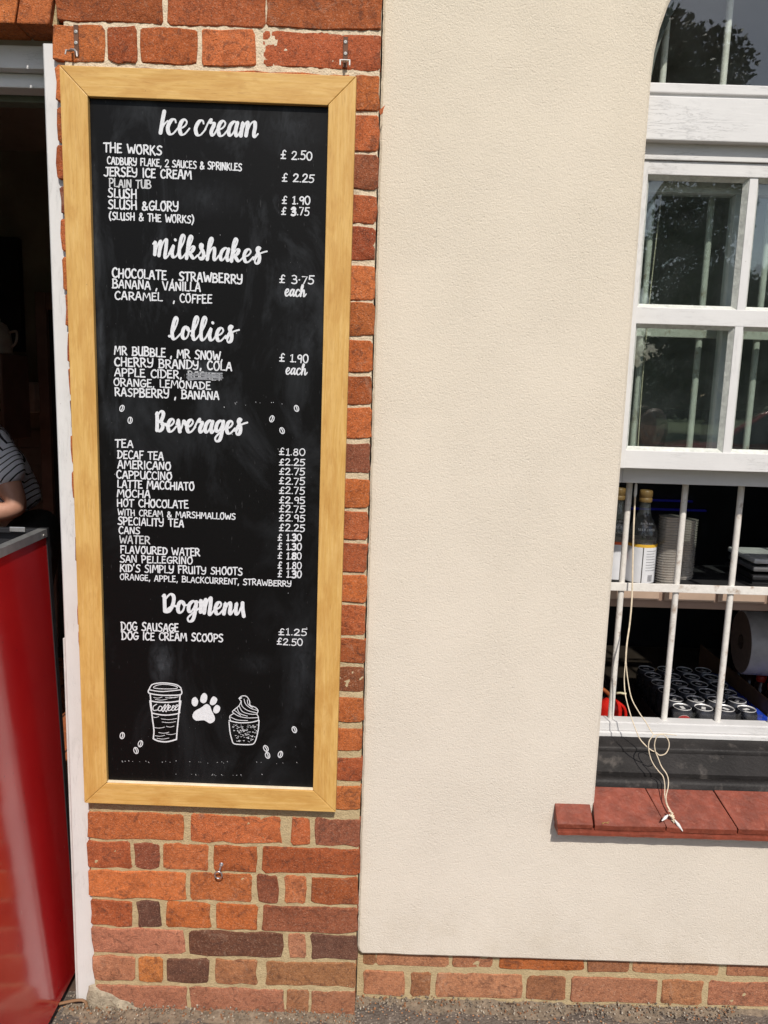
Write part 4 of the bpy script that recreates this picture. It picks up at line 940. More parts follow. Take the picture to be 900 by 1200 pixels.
# inner (lower) sash, pushed up behind the outer one
YI = YF+.052; dz = .012
izb = zat(740, 566, YI); 
inner_w = simple('shaded_cream_paint', (.56, .58, .52), .5, 0, .08, 20)
G().box((sx0, YI, izb), (px0+.012, YI+.04, z_sub-.002), .0015).make('inner_stile', M['whitev'], win)
G().box((sx1-.041, YI, izb), (sx1, YI+.04, z_sub-.002), .0015).make('inner_stile', M['whitev'], win)
G().box((px0+.0125, YI+.001, izb), (sx1-.0415, YI+.039, izb+.045), .0015).make('inner_bottom_rail', W, win)
G().box((px0+.0125, YI+.001, z_sub-.055), (sx1-.0415, YI+.039, z_sub-.012), .0015).make('inner_top_rail', W, win)
zi = zat(790, 386, YI)
for k in (1, 2):
    xm = px0+k*pitch-mw/2-.006
    G().box((xm, YI+.003, izb+.0455), (xm+.030, YI+.035, z_sub-.0555), .0015).make('inner_glazing_bar', M['whitev'], win)
e2 = [px0+.0125]+[px0+k*pitch-mw/2-.006+q for k in (1, 2) for q in (0, .030)]+[sx1-.0415]
for c_ in range(3): pane(e2[2*c_]-.001, e2[2*c_+1]+.001, izb+.044, z_sub-.054, YI+.018, win)
# lower frame: side linings, sill board
G().box((IX0+.001, YF+.004, .70), (IX0+.012, YI+.025, zb-.001), .001).make('frame_lining', M['whitev'], win)
G().box((IX1-.022, YF+.004, .70), (IX1-.001, YI+.025, zb-.001), .001).make('frame_lining', M['whitev'], win)
zl0, zl1 = zat(705, 861, .182), zat(705, 845.5, .189)
G().box((IX0+.0015, .182, zl0-.012), (IX1-.0015, .28, zl0+.0085), .003).make('sill_board', W, win)
G().box((IX0+.0015, .189, zl0+.0087), (IX1-.0015, .228, zl1), .003).make('sill_bead', W, win)
# black painted timber sill: three stepped mouldings
K = M['black']
def moulding(prof):
    V = []; n_ = len(prof); N_ = 40
    for i in range(N_+1):
        x = IX0+.0015+(2*AR-.003)*i/N_
        for (y, z) in prof: V.append((x, y+.0006*noise.noise(Vector((x*25, y*90, 1))), z+.0008*noise.noise(Vector((x*20, y*50, 5)))))
    F = [tuple(range(n_-1, -1, -1)), tuple(N_*n_+k for k in range(n_))]
    for i in range(N_):
        for k in range(n_): k2 = (k+1) % n_; F.append((i*n_+k, i*n_+k2, (i+1)*n_+k2, (i+1)*n_+k))
    G().add(V, F).make('sill_moulding', K, win, True)
q0, q1, q2, q3 = zat(703, 861.5, .184), zat(702, 876.5, .142), zat(702, 904, .096), zat(700, 925, .066)
moulding([(.30, q0-.001), (.182, q0-.001), (.146, q1+.004), (.142, q1), (.143, q1-.012), (.30, q1-.012)])
moulding([(.28, q1-.0125), (.1415, q1-.0125), (.140, q1-.008), (.100, q2+.003), (.096, q2), (.097, q2-.012), (.28, q2-.012)])
moulding([(.26, q2-.0125), (.0955, q2-.0125), (.086, q2-.006), (.075, q2-.008), (.069, q2-.016), (.067, q3-.02), (.26, q3-.02)])
# arched fanlight: rim, glass
def arch_band(y0, y1, r0, r1, zc, z0, name, mat):
    g = G(); n = 32; V = []
    pts = [(-1, z0-zc)]+[(math.cos(math.pi-math.pi*k/n), None, math.sin(math.pi-math.pi*k/n)) for k in range(n+1)]+[(1, z0-zc)]
    ring_o = []; ring_i = []
    for p in pts:
        if len(p) == 2: ring_o.append((ax+p[0]*r0, zc+p[1])); ring_i.append((ax+p[0]*r1, zc+p[1]))
        else: ring_o.append((ax+p[0]*r0, zc+p[2]*r0)); ring_i.append((ax+p[0]*r1, zc+p[2]*r1))
    m_ = len(ring_o); v = [(x, y0, z) for x, z in ring_o]+[(x, y0, z) for x, z in ring_i]+[(x, y1, z) for x, z in ring_i]+[(x, y1, z) for x, z in ring_o]
    f = []
    for k in range(m_-1):
        for a in range(4): b2 = (a+1) % 4; f.append((a*m_+k, b2*m_+k, b2*m_+k+1, a*m_+k+1))
    f += [(0, m_, 2*m_, 3*m_), (m_-1, 4*m_-1, 3*m_-1, 2*m_-1)]
    return g.add(v, f).make(name, mat, win)
arch_band(.128, .172, AR-.0005, AR-.028, az, z_head_top+.0005, 'fanlight_rim', simple('dark_rim_paint', (.10, .10, .095), .6))
n = 32; zc0 = z_head_top-.004
V = [(ax-AR+.003, zc0)]+[(ax+(AR-.003)*math.cos(math.pi-math.pi*k/n), az+(AR-.003)*math.sin(math.pi-math.pi*k/n)) for k in range(n+1)]+[(ax+AR-.003, zc0)]
g = G(); m_ = len(V); g.add([(x, .112, z) for x, z in V]+[(x, .115, z) for x, z in V], [tuple(range(m_)), tuple(range(2*m_-1, m_-1, -1))]+[(k, m_+k, m_+(k+1) % m_, (k+1) % m_) for k in range(m_)])
g.make('fanlight_pane', M['glass'], win, base=(ax, .112, 2.4))

# ------------------------------------------------------------------ security grille
YG = .215
gr = thing('security_grille', (ax, YG, .72), 'white iron security bars standing behind the window opening', 'security grille')
for k in range(6):
    x = .6115+k*.1402
    if x > IX1: break
    G().tube([(x, YG, .69), (x, YG, 2.60)], .0078, 12).make('bar', M['grille'], gr, True)
for py, nm in ((687, 0), (388, 0)):
    zc = zat(720, py, YG-.008)
    G().box((IX0-.01, YG-.0125, zc-.0105), (IX1+.01, YG-.0065, zc+.0105), .0012).make('cross_bar', M['grille'], gr)
zc = zat(790, 194, YG-.008)+.12
G().box((IX0-.01, YG-.0125, zc-.0105), (IX1+.01, YG-.0065, zc+.0105), .0012).make('cross_bar', M['grille'], gr)

# ------------------------------------------------------------------ red tile sill
ts = thing('tile_sill', (ax, .03, .55), 'sloping red painted tile sill under the black timber of the window', 'window sill')
TZB, TZF = .583+.003, None
yb_, yf_ = .0655, -.008
zF = zat(760, 968, yf_); zB = zat(760, 923.5, yb_)
def sill_tile(xa0, xa1, xb0, xb1, dzz=0, earl=False, chip=0):
    """xa = back edge span, xb = front edge span"""
    N = 8; g = G(); top = []; r = random.Random(int(xa0*1000)+3)
    V = []; cols = []
    for i in range(N+1):
        f = i/N; a = xa0+(xa1-xa0)*f; b = xb0+(xb1-xb0)*f
        jz = r.uniform(-.0006, .0006); jy = r.uniform(-.0012, .0012)
        ch = chip if i in (0,) else 0
        cols.append([(a, yb_, zB+dzz), (b, yf_+.0045+jy+ch, zF+.0018+jz+dzz), (b, yf_+jy+ch, zF-.002+jz+dzz), (b, yf_+.0015+jy+ch, zF-.0155+dzz), (b, yf_+.03, zF-.017+dzz), (a, yb_, zB-.022)])
    m_ = 6
    for c__ in cols: V += c__
    F = [tuple(range(m_-1, -1, -1)), tuple(N*m_+k for k in range(m_))]
    for i in range(N):
        for k in range(m_): k2 = (k+1) % m_; F.append((i*m_+k, i*m_+k2, (i+1)*m_+k2, (i+1)*m_+k))
    o = g.add(V, F).make('tile', M['tile'], ts); bv = o.modifiers.new('bevel', 'BEVEL'); bv.width = .0012; bv.segments = 2; bv.limit_method = 'ANGLE'; return o
def XB(px): return at(px, 924, yb_).x
def XF(px): return at(px, 970, yf_).x
sill_tile(IX0+.002, XB(755.5), XF(697), XF(780.5))
sill_tile(XB(757), XB(835.5), XF(782), XF(864.5), -.0008, chip=.003)
sill_tile(XB(837), XB(915), XF(866), XF(948), .0004)
sill_tile(XB(917), IX1-.002, XF(950), IX1+.002, -.0003)
# ears at both ends in front of the wall, bedding course beneath
yeb = FY+.001
def ear(x0, x1):
    s = (zB-zF)/(yb_-yf_); ze = zF+s*(yeb-yf_)
    g = G(); V = []; F = []
    for x in (x0, x1): V += [(x, yeb, ze), (x, yf_+.003, zF+.0015), (x, yf_, zF-.002), (x, yf_+.001, zF-.0135), (x, yeb, zF-.0135)]
    F = [(4, 3, 2, 1, 0), (5, 6, 7, 8, 9)]+[(k, (k+1) % 5, 5+(k+1) % 5, 5+k) for k in range(5)]
    o = g.add(V, F).make('end_tile', M['tile'], ts); bv = o.modifiers.new('bevel', 'BEVEL'); bv.width = .002; bv.segments = 2; bv.limit_method = 'ANGLE'
xe0 = at(653, 965, yf_).x
ear(xe0, at(695.5, 965, yf_).x); ear(IX1+.004, IX1+.085)
g = G(); N = 60; x0, x1 = xe0+.003, IX1+.083; V = []; F = []
for i in range(N+1):
    x = x0+(x1-x0)*i/N; j = .0012*noise.noise(Vector((x*30, 2, 0))); jj = .0022*max(0, noise.noise(Vector((x*22, 8, 0))))
    V += [(x, yeb, zF-.012), (x, yf_+.004+jj, zF-.0145), (x, yf_+.0035+jj, zF-.021), (x, yf_-.001+j, zF-.0225+j), (x, yf_-.0012+j, zF-.029+j), (x, yf_+.003, zF-.0305), (x, yeb, zF-.030)]
F = [tuple(range(6, -1, -1)), tuple(N*7+k for k in range(7))]
for i in range(N):
    for k in range(7): k2 = (k+1) % 7; F.append((i*7+k, i*7+k2, (i+1)*7+k2, (i+1)*7+k))
g.add(V, F).make('bedding_edge', M['tile'], ts)
# a scrap of dry moss on the sill edge
g = G(); r = random.Random(4); c = at(709, 966, -.004)
for _ in range(14):
    a = Vector((c.x+r.uniform(-.008, .008), c.y+r.uniform(-.002, .006), c.z+.002+r.uniform(0, .003))); g.tube([a, a+Vector((r.uniform(-.006, .006), r.uniform(-.004, .004), r.uniform(-.001, .003)))], .0008, 4)
mo = tag(g.make('dry_moss', simple('dry_moss', (.30, .20, .06), .9), base=tuple(c)), 'scrap of dry brown moss on the left edge of the red tile sill', 'moss')

# ------------------------------------------------------------------ looped cord hanging out of the window
def sm3(P, n=6):
    P = [Vector(p) for p in P]; out = []
    for i in range(len(P)-1):
        p0 = P[max(0, i-1)]; p1 = P[i]; p2 = P[i+1]; p3 = P[min(len(P)-1, i+2)]
        for k in range(n):
            t = k/n; out.append(.5*((2*p1)+(-p0+p2)*t+(2*p0-5*p1+4*p2-p3)*t*t+(-p0+3*p1-3*p2+p3)*t**3))
    out.append(P[-1]); return out
cd = thing('blind_cord', tuple(at(745, 575, .17)), 'cream blind cord hanging out of the window and knotted over the red sill', 'cord')
def pts(L): return [at(x, y, Y) for x, y, Y in L]
yo = .078
G().tube(sm3(pts([(778, 205, .197), (768, 290, .197), (760, 365, .197), (751, 470, .197), (745, 572, .197)])), .0013, 6).make('cord_upper', M['cord'], cd, True)
c = at(745, 573, .197); G().lathe([(.0022, .014), (.0034, .010), (.0040, -.012), (.0030, -.018), (.0018, -.024)], tuple(c), 10).make('cord_toggle', M['acorn'], cd, True)
G().tube(sm3(pts([(744.5, 578, .197), (742.5, 620, .19), (741.5, 660, .185), (740.5, 700, .175), (738, 730, .165), (734.5, 755, .15), (733, 778, .145)])), .0021, 6).make('cord_strand', M['cord'], cd, True)
G().tube(sm3(pts([(733, 776, .145), (731.5, 795, .14), (733, 815, .12), (739, 838, .095), (745, 855, .08), (750, 866, .076), (758, 875, .070), (764, 879.5, .068), (768, 881, .066)])), .0013, 6).make('cord_strand', M['cord'], cd, True)
G().tube(sm3(pts([(733.6, 776, .147), (735.5, 795, .14), (740, 818, .12), (749, 835, .1), (756, 845, .088), (763, 857, .078), (765.5, 861, .072), (761, 868, .068), (760, 876, .064), (762, 887, .060), (766, 896, .056), (772, 904, .052), (777, 910, .048), (779, 920, .04), (779, 932, .03), (781, 942, .020), (785, 950, .008)])), .0013, 6).make('cord_strand', M['cord'], cd, True)
G().tube(sm3(pts([(768, 881, .064), (767, 872, .064), (770, 863, .062), (777, 861, .060), (783, 867, .058), (784, 875, .058), (780, 883, .058), (773, 885, .060), (768.5, 881.5, .060), (771, 888, .058), (775, 898, .054), (780.5, 906, .048), (783, 913, .044), (783, 922, .036), (780.5, 934, .026), (782, 943, .018), (786.5, 951, .006)])), .0013, 6).make('cord_strand', M['cord'], cd, True)
G().tube(sm3(pts([(766, 861, .070), (776, 860, .066), (788, 861, .064), (793, 862, .064)])), .0010, 6).make('cord_strand', M['cord'], cd, True)
g = G(); c = at(785, 952, .004); r = random.Random(2); P = []
for k in range(26): P.append(c+Vector((r.uniform(-.005, .005)+k*.00035, -.004+r.uniform(-.004, .003), .004-k*.0010+r.uniform(-.004, .004))))
g.tube(sm3(P, 3), .0014, 6).make('knot', M['cord'], cd, True)
for (a, b_) in (((783, 955), (775.5, 962)), ((790, 960), (800, 974))):
    p, q = at(*a, .0), at(*b_, -.010)
    G().tube([p, p.lerp(q, .45), q], [.0014, .0042, .0012], 7).make('cord_end', M['acorn'], cd, True)
# ------------------------------------------------------------------ shelf inside the window with bottles and cups
ZS = at(750, 688, .30).z
shf = thing('wooden_shelf', (ax, .30, 0), 'brownish pink painted wooden shelf edge right behind the window bars', 'shelf')
SW = simple('pinkish_brown_paint', (.27, .18, .135), .6, 0, .15, 10); SW2 = simple('pale_pink_strip', (.40, .29, .22), .55, 0, .12, 14)
zb5 = at(760, 712, .262).z
G().box((.50, .262, zb5), (1.9, .284, ZS-.003), .002).make('apron', SW, shf)
G().box((.50, .2845, ZS-.022), (1.9, .60, ZS), .001).make('shelf_board', M['dark'], shf)
zs0, zs1 = at(760, 703.5, .255).z, at(760, 693, .255).z
for a, b_ in ((700, 772.5), (779, 838), (842, 897), (901, 960)):
    G().box((at(a, 698, .256).x, .2565, zs0), (at(b_, 698, .256).x, .2618, zs1), .0015).make('front_strip', SW2, shf)
for x in (.52, 1.86): G().box((x, .30, .43), (x+.04, .36, zb5-.001)).make('leg', SW, shf)
def bottle(x, y, label, band, script_=False):
    t = thing('syrup_bottle', (x, y, ZS), label, 'bottle', None)
    prof = [(.030, .002), (.038, .006), (.0385, .09), (.0385, .128), (.038, .145), (.031, .166), (.020, .186), (.0155, .200), (.0140, .222), (.0135, .236)]
    o = G().lathe(prof, (x, y, ZS), 28).make('bottle_glass', clear_mat('bottle_glass', (.86, .88, .88), 1.7, .05, .05), t, True)
    pi = [(.001, .008), (.034, .010), (.0355, .125), (.0355, .129), (.001, .129)]
    G().lathe(pi, (x, y, ZS), 24, caps=False).make('syrup', simple('pale_syrup', (.16, .13, .11), .3), t, True)
    # paper label: wraps round, with a gap at the seam
    def wrap(z0, z1, a0, a1, r, mat, nm):
        n = 20; V = []; F = []
        for k in range(n+1):
            a = math.radians(a0+(a1-a0)*k/n)
            for z in (z0, z1): V.append((x+r*math.sin(a), y-r*math.cos(a), ZS+z))
        for k in range(n): F.append((2*k, 2*k+2, 2*k+3, 2*k+1))
        return G().add(V, F).make(nm, mat, t, True)
    paper = simple('label_paper', (.62, .63, .66), .6, 0, .06, 30)
    if script_: wrap(.012, .108, -150, 150, .0392, paper, 'label')
    else: wrap(.012, .108, -100, -13, .0392, paper, 'label'); wrap(.012, .108, -9, 100, .0392, paper, 'label')
    wrap(.108, .116, -160, 160, .0396, band, 'label_band')
    line = simple('label_print', (.18, .18, .2), .6)
    r = random.Random(int(x*100))
    if script_:
        g = G(); q = [(8+k*4, .062+.008*math.sin(k*1.9)+.003*k) for k in range(9)]
        P = [Vector((x+.0397*math.sin(math.radians(a)), y-.0397*math.cos(math.radians(a)), ZS+z)) for a, z in q]
        g.tube(sm3(P, 4), .0008, 5); g.make('label_lettering', simple('red_print', (.45, .06, .04), .6), t)
    else:
        g = G()
        for k in range(8):
            z = .098-k*.0075; a0, a1 = 2, r.uniform(38, 52)
            P = [(a0+(a1-a0)*i/6) for i in range(7)]; V = []; F = []
            for a in P:
                aa = math.radians(a)
                for zz_ in (z, z+.0013): V.append((x+.0396*math.sin(aa), y-.0396*math.cos(aa), ZS+zz_))
            F = [(2*i, 2*i+2, 2*i+3, 2*i+1) for i in range(6)]; g.add(V, F)
        for k in range(9):
            a = 14+k*2.3; V = []
            for aa in (a, a+r.choice((.7, 1.4))):
                for zz_ in (.016, .034): V.append((x+.0396*math.sin(math.radians(aa)), y-.0396*math.cos(math.radians(aa)), ZS+zz_))
            g.add(V, [(0, 2, 3, 1)])
        g.make('label_print', line, t)
    # embossed lettering on the shoulder reads as short pale marks
    g = G()
    for (z0, r0, hh, a0, a1, n) in ((.152, .0345, .006, -34, 34, 11), (.168, .0305, .005, -30, 30, 9)):
        for k in range(n):
            a = math.radians(a0+(a1-a0)*k/(n-1)); px_, py_ = x+r0*1.03*math.sin(a), y-r0*1.03*math.cos(a)
            g.tube([(px_, py_, ZS+z0), (px_+r.uniform(-.0015, .0015), py_+.002, ZS+z0+hh)], .0008, 5)
    g.make('shoulder_lettering', simple('white_print', (.7, .7, .7), .6), t)
    G().lathe([(.0165, .226), (.0172, .228), (.0172, .236), (.0160, .237), (.0160, .239), (.0172, .240), (.0172, .254), (.0155, .257)], (x, y, ZS), 22).make('cap', simple('mustard_cap', (.24, .14, .05), .5), t, True)
yb6 = .335
bottle(at(752, 640, yb6).x, yb6, 'clear syrup bottle with mustard cap and printed white label, beside the cups', simple('amber_band', (.60, .35, .03), .5))
bottle(at(721, 640, yb6+.03).x, yb6+.03, 'clear syrup bottle with orange red label band, leftmost behind the window bars', simple('orange_band', (.60, .09, .02), .5), True)
def cups(x, y, label, top):
    t = thing('cup_stack', (x, y, ZS), label, 'cup stack'); cm = simple('clear_plastic_cups', (.46, .43, .39), .2, .45, .15, 12)
    z = 0; k = 0
    while z < top:
        G().lathe([(.0285, z), (.0292, z+.0042), (.0308, z+.0045), (.0310, z+.0062), (.0290, z+.0066)], (x, y, ZS), 22).make('cup', cm, t, True); z += .0070; k += 1
cups(at(783, 640, .345).x, .345, 'tall stack of clear plastic cups beside the mustard capped bottle', .185)
cups(at(801, 650, .43).x, .43, 'second stack of plastic cups, half hidden behind the taller one', .165)
# things on the right of the shelf
c = at(884, 660, .42); t = thing('container_lids', tuple(c), 'white takeaway lids stacked on the shelf at the right edge of the photo', 'lids')
for dz_, w_, mt in ((0, .085, simple('white_lid', (.55, .55, .55), .4)), (-.022, .080, simple('grey_lid', (.12, .12, .125), .4)), (-.046, .086, simple('black_tray', (.02, .02, .022), .35))):
    G().box((c.x-.03, .36, ZS+.060+dz_), (c.x+.13, .36+w_*2, ZS+.074+dz_), .005).make('lid', mt, t)
G().box((c.x-.025, .37, ZS), (c.x+.12, .51, ZS+.013), .003).make('lid', M['dark'], t)
bm_, nt_, bp = new_mat('blue_led'); bp.inputs['Emission Color'].default_value = (.03, .03, 1, 1); bp.inputs['Emission Strength'].default_value = .022; bp.inputs['Base Color'].default_value = (.02, .02, .2, 1)
t = thing('blue_light_strip', tuple(at(790, 597, 1.6)), 'dim blue light strip glowing in the dark kitchen behind the bottles', 'light strip')
for (a, b_, y) in ((738, 828, 597), (752, 812, 586)):
    p, q = at(a, y-1, 1.6), at(b_, y+2, 1.6); G().box((p.x, 1.6, q.z-.003), (q.x, 1.62, q.z+.004)).make('light_bar', bm_, t)
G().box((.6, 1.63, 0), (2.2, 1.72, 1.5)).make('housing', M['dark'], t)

# ------------------------------------------------------------------ low counter with the can tray, paper roll, extinguisher
ctop = at(836, 829, .56).z-.122
cn = thing('low_counter', (.95, .9, 0), 'dark low counter inside the window carrying the tray of cans', 'counter')
CD = simple('dark_laminate', (.045, .032, .026), .5, 0, .2, 9)
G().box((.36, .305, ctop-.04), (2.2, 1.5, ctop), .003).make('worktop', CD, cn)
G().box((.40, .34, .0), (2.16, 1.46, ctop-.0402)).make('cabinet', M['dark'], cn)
can_m = simple('black_printed_can', (.04, .042, .052), .25, .3, .4, 30); lid_m = simple('can_lid_aluminium', (.85, .85, .86), .45, .25, .12, 60)
CX0 = at(799.8, 825, .56).x; PT = .0665
ordn = ['first', 'second', 'third', 'fourth', 'fifth', 'sixth']
def make_can(loc):
    x, y, z = loc
    t = bpy.data.objects.new('drink_can', None); COL.objects.link(t); t.location = loc
    b = G().lathe([(.024, 0), (.032, .008), (.033, .012), (.033, .102), (.0315, .110), (.0275, .117), (.0270, .1195)], loc, 24).make('can_body', can_m, t, True)
    l = smooth_by_angle(G().lathe([(.0270, .1195), (.0276, .1215), (.0268, .1222), (.0255, .1205), (.0245, .1185), (.0005, .1185)], loc, 24, caps=False).make('lid', lid_m, t), 50)
    G().box((x-.006, y-.012, z+.1188), (x+.006, y+.008, z+.1198), .0004).make('tab', lid_m, t)
    return t
proto = None
for r_ in range(6):
    for c_ in range(4):
        loc = (CX0+c_*PT, .56+r_*PT, ctop)
        if proto is None: t = proto = make_can(loc)
        else:
            t = proto.copy(); COL.objects.link(t); t.location = loc
            for ch in list(proto.children): d = ch.copy(); COL.objects.link(d); d.parent = t
            t.rotation_euler.z = random.uniform(0, 6.28)
        t['label'] = f"black can, {ordn[c_]} from the left in the {(ordn[r_]+' row from the front') if r_ else 'front row'} of the tray"+(', red emblem' if r_ == 0 and c_ == 0 else '')
        t['category'] = 'can'; t['group'] = 'cans packed in the tray behind the window'
        if r_ == 0 and c_ == 0: first_can = t
# round emblem on the nearest left can: red top, white band, dark lettering
def can_decal(name, pts2, mat, lift, parent, cx, cy, cz):
    V = [(cx+(.033+lift)*math.sin(u/.033), cy-(.033+lift)*math.cos(u/.033), cz+v) for u, v in pts2]
    return G().add(V, [tuple(range(len(V)))]).make(name, mat, parent)
cx_, cy_, cz_ = CX0, .56, ctop
R_ = .020; ec = .088
def strips(fu, name, mat, lift):
    g = G(); n = 14
    for k in range(n):
        u0 = -R_+2*R_*k/n; u1 = -R_+2*R_*(k+1)/n
        q = [(u0, fu(u0)[0]), (u1, fu(u1)[0]), (u1, fu(u1)[1]), (u0, fu(u0)[1])]
        g.add([(cx_+(.033+lift)*math.sin(u/.033-.1), cy_-(.033+lift)*math.cos(u/.033-.1), cz_+ec+v) for u, v in q], [(0, 1, 2, 3)])
    g.make(name, mat, first_can)
hgt = lambda u: math.sqrt(max(0, R_*R_-u*u))
strips(lambda u: (-hgt(u), hgt(u)), 'emblem_disc', simple('emblem_white', (.62, .6, .6), .35), .0003)
strips(lambda u: (min(hgt(u), .006+.002*math.sin(u*150)), hgt(u)*.93), 'emblem_red', simple('emblem_red', (.48, .02, .02), .35), .0006)
strips(lambda u: (-hgt(u)*.93, max(-hgt(u)*.93, -.008)), 'emblem_blue', simple('emblem_blue', (.02, .04, .30), .35), .0006)
g = G()
for k, ch in enumerate('PEPSI'):
    wd, st = GL[ch]
    for s in glyph_strokes(st):
        P = [Vector(((a*.9+k*.68-1.55)*.0105, 0, b*.0095-.0055)) for a, b in s]
        P = [Vector((cx_+.0340*math.sin(p.x/.033-.1), cy_-.0340*math.cos(p.x/.033-.1), cz_+ec+p.z)) for p in P]
        P2 = [P[0]]+[p for a, p in zip(P, P[1:]) if (p-a).length > 1e-5]
        if len(P2) > 1: g.tube(P2, .0008, 4)
g.make('lettering', simple('emblem_ink', (.02, .02, .05), .4), first_can)
# tray and shrink film round the cans
t = thing('can_tray', (CX0+1.5*PT, .56+2.5*PT, ctop), 'shrink wrapped cardboard tray holding the black cans', 'tray')
x0, x1, y0, y1 = CX0-.036, CX0+3*PT+.036, .56-.036, .56+5*PT+.036
g = G(); g.box((x0-.002, y0-.002, ctop+.0004), (x1+.002, y0, ctop+.045)).box((x0-.002, y1, ctop+.0004), (x1+.002, y1+.002, ctop+.045)).box((x0-.002, y0+.0001, ctop+.0004), (x0, y1-.0001, ctop+.045)).box((x1, y0+.0001, ctop+.0004), (x1+.002, y1-.0001, ctop+.045))
g.make('tray_wall', simple('dark_card', (.05, .03, .03), .7), t)
film = clear_mat('shrink_film', (.96, .96, .97), 1.6, .06, .05)
V = []; F = []; nx = 36; nz = 8
for j in range(nz+1):
    for i in range(nx+1):
        x = x0+(x1-x0)*i/nx; z = ctop+.046+.070*j/nz; u = ((x-CX0)/PT) % 1
        V.append((x, y0-.003+.010*(1-math.cos(2*math.pi*u))*.5+.003*noise.noise(Vector((x*60, 0, z*60))), z))
for j in range(nz):
    for i in range(nx): a = j*(nx+1)+i; F.append((a, a+1, a+nx+2, a+nx+1))
G().add(V, F).make('shrink_film', film, t, True)
# blue pack edge to the right of the tray
c0_, c1_ = at(868, 800, .70), at(892, 838, .58)
t = thing('blue_pack', (c1_.x, .75, ctop), 'shiny blue wrapped pack wedged between the cans and the cardboard tray', 'pack')
bx0 = CX0+3*PT+.042
o = G().box((bx0, .53, ctop+.001), (bx0+.045, .98, ctop+.085), .012).make('wrapper', simple('blue_foil', (.015, .05, .42), .3, .2, .4, 40, .004, 50), t, True)
# cardboard tray with red capped bottles under the roll
kx0 = bx0+.050
t = thing('cardboard_tray', (kx0+.15, .75, ctop), 'brown cardboard tray of dark bottles to the right of the cans', 'tray')
kz = ctop+.13; card = simple('brown_cardboard', (.22, .12, .06), .85, 0, .15, 20)
G().box((kx0, .52, ctop+.001), (kx0+.005, 1.15, kz), .001).make('tray_side', card, t); G().box((kx0+.0055, .52, ctop+.001), (kx0+.40, .525, kz-.03), .001).make('tray_side', card, t)
G().box((kx0+.0055, .5255, ctop+.0012), (kx0+.40, 1.15, ctop+.006)).make('tray_base', card, t)
rc = simple('red_bottle_cap', (.50, .035, .02), .4); dk = simple('cola_bottle', (.03, .012, .01), .15)
bp_ = None
for i in range(5):
    for j in range(2):
        loc = (kx0+.045+j*.078, .60+i*.078, ctop+.007)
        if bp_ is None:
            bp_ = bt = bpy.data.objects.new('capped_bottle', None); COL.objects.link(bt); bt.location = loc
            G().lathe([(.030, 0), (.034, .01), (.034, .085), (.026, .11), (.014, .132)], loc, 16).make('bottle_body', dk, bt, True)
            G().lathe([(.0155, .132), (.0165, .134), (.0165, .150), (.014, .153)], loc, 16).make('cap', rc, bt, True)
        else:
            bt = bp_.copy(); COL.objects.link(bt); bt.location = loc
            for ch in list(bp_.children): d = ch.copy(); COL.objects.link(d); d.parent = bt
        bt['label'] = f"red capped bottle, {ordn[i]} from the front in the {'left' if j == 0 else 'right'} file of its tray"; bt['category'] = 'bottle'; bt['group'] = 'red capped bottles under the paper roll'
# film wrapped paper roll lying over the tray
yr = .74; cL = at(868, 752, yr); rr = .105
t = thing('paper_roll', (cL.x, yr, cL.z), 'large film wrapped white paper roll lying on its side behind the right bars', 'paper roll')
rollm = simple('wrapped_paper', (.80, .74, .74), .25, 0, .12, 25, .003, 40); endm = simple('roll_end', (.30, .22, .18), .8, 0, .15, 60)
o = G().lathe([(rr-.004, .0), (rr, .004), (rr, .30), (rr-.004, .304)], (cL.x, yr, cL.z), 40, 'x', caps=False).make('wrapping', rollm, t, True)
G().lathe([(rr-.004, .0), (.024, .001), (.023, .03), (.001, .031)], (cL.x, yr, cL.z), 32, 'x', caps=False).make('roll_end', endm, t)
G().lathe([(.0235, -.001), (.0235, .29)], (cL.x, yr, cL.z), 20, 'x', caps=False).make('core', simple('card_core', (.10, .06, .04), .8), t)
t.rotation_euler.z = -.12
# fire extinguisher at bottom left
ye = .50; ce = at(714, 838, ye)
t = thing('fire_extinguisher', (ce.x, ye, ctop), 'red fire extinguisher with brass valve behind the bottom left window bar', 'fire extinguisher')
rd = simple('red_enamel', (.52, .018, .012), .25, 0, .08, 20); zt_ = at(714, 818, ye).z-ctop
G().lathe([(.030, 0), (.036, .004), (.036, zt_-.030), (.030, zt_-.012), (.016, zt_-.003), (.012, zt_)], (ce.x, ye, ctop), 24).make('cylinder', rd, t, True)
G().tube([(ce.x, ye, ctop+zt_), (ce.x, ye, ctop+zt_+.018)], .009, 10).make('valve', simple('brass', (.42, .34, .18), .4, .8), t, True)
G().tube([(ce.x+.004, ye-.004, ctop+zt_+.016), (ce.x+.024, ye-.012, ctop+zt_+.022), (ce.x+.040, ye-.014, ctop+zt_+.020)], [.004, .0035, .005], 8).make('lever', simple('pale_lever', (.45, .42, .28), .5, .4), t, True)
G().tube(sm3([(ce.x-.006, ye, ctop+zt_+.012), (ce.x-.035, ye-.01, ctop+zt_+.03), (ce.x-.05, ye-.01, ctop+zt_-.02), (ce.x-.045, ye-.01, ctop+.02)]), .006, 8).make('hose', simple('dull_orange_hose', (.25, .07, .02), .6), t, True)
G().tube(sm3([(ce.x+.037, ye-.01, ctop+.004), (ce.x+.046, ye-.012, ctop+zt_*.5), (ce.x+.042, ye-.012, ctop+zt_-.03), (ce.x+.016, ye-.012, ctop+zt_-.006)]), .0045, 8).make('carry_strap', rd, t, True)

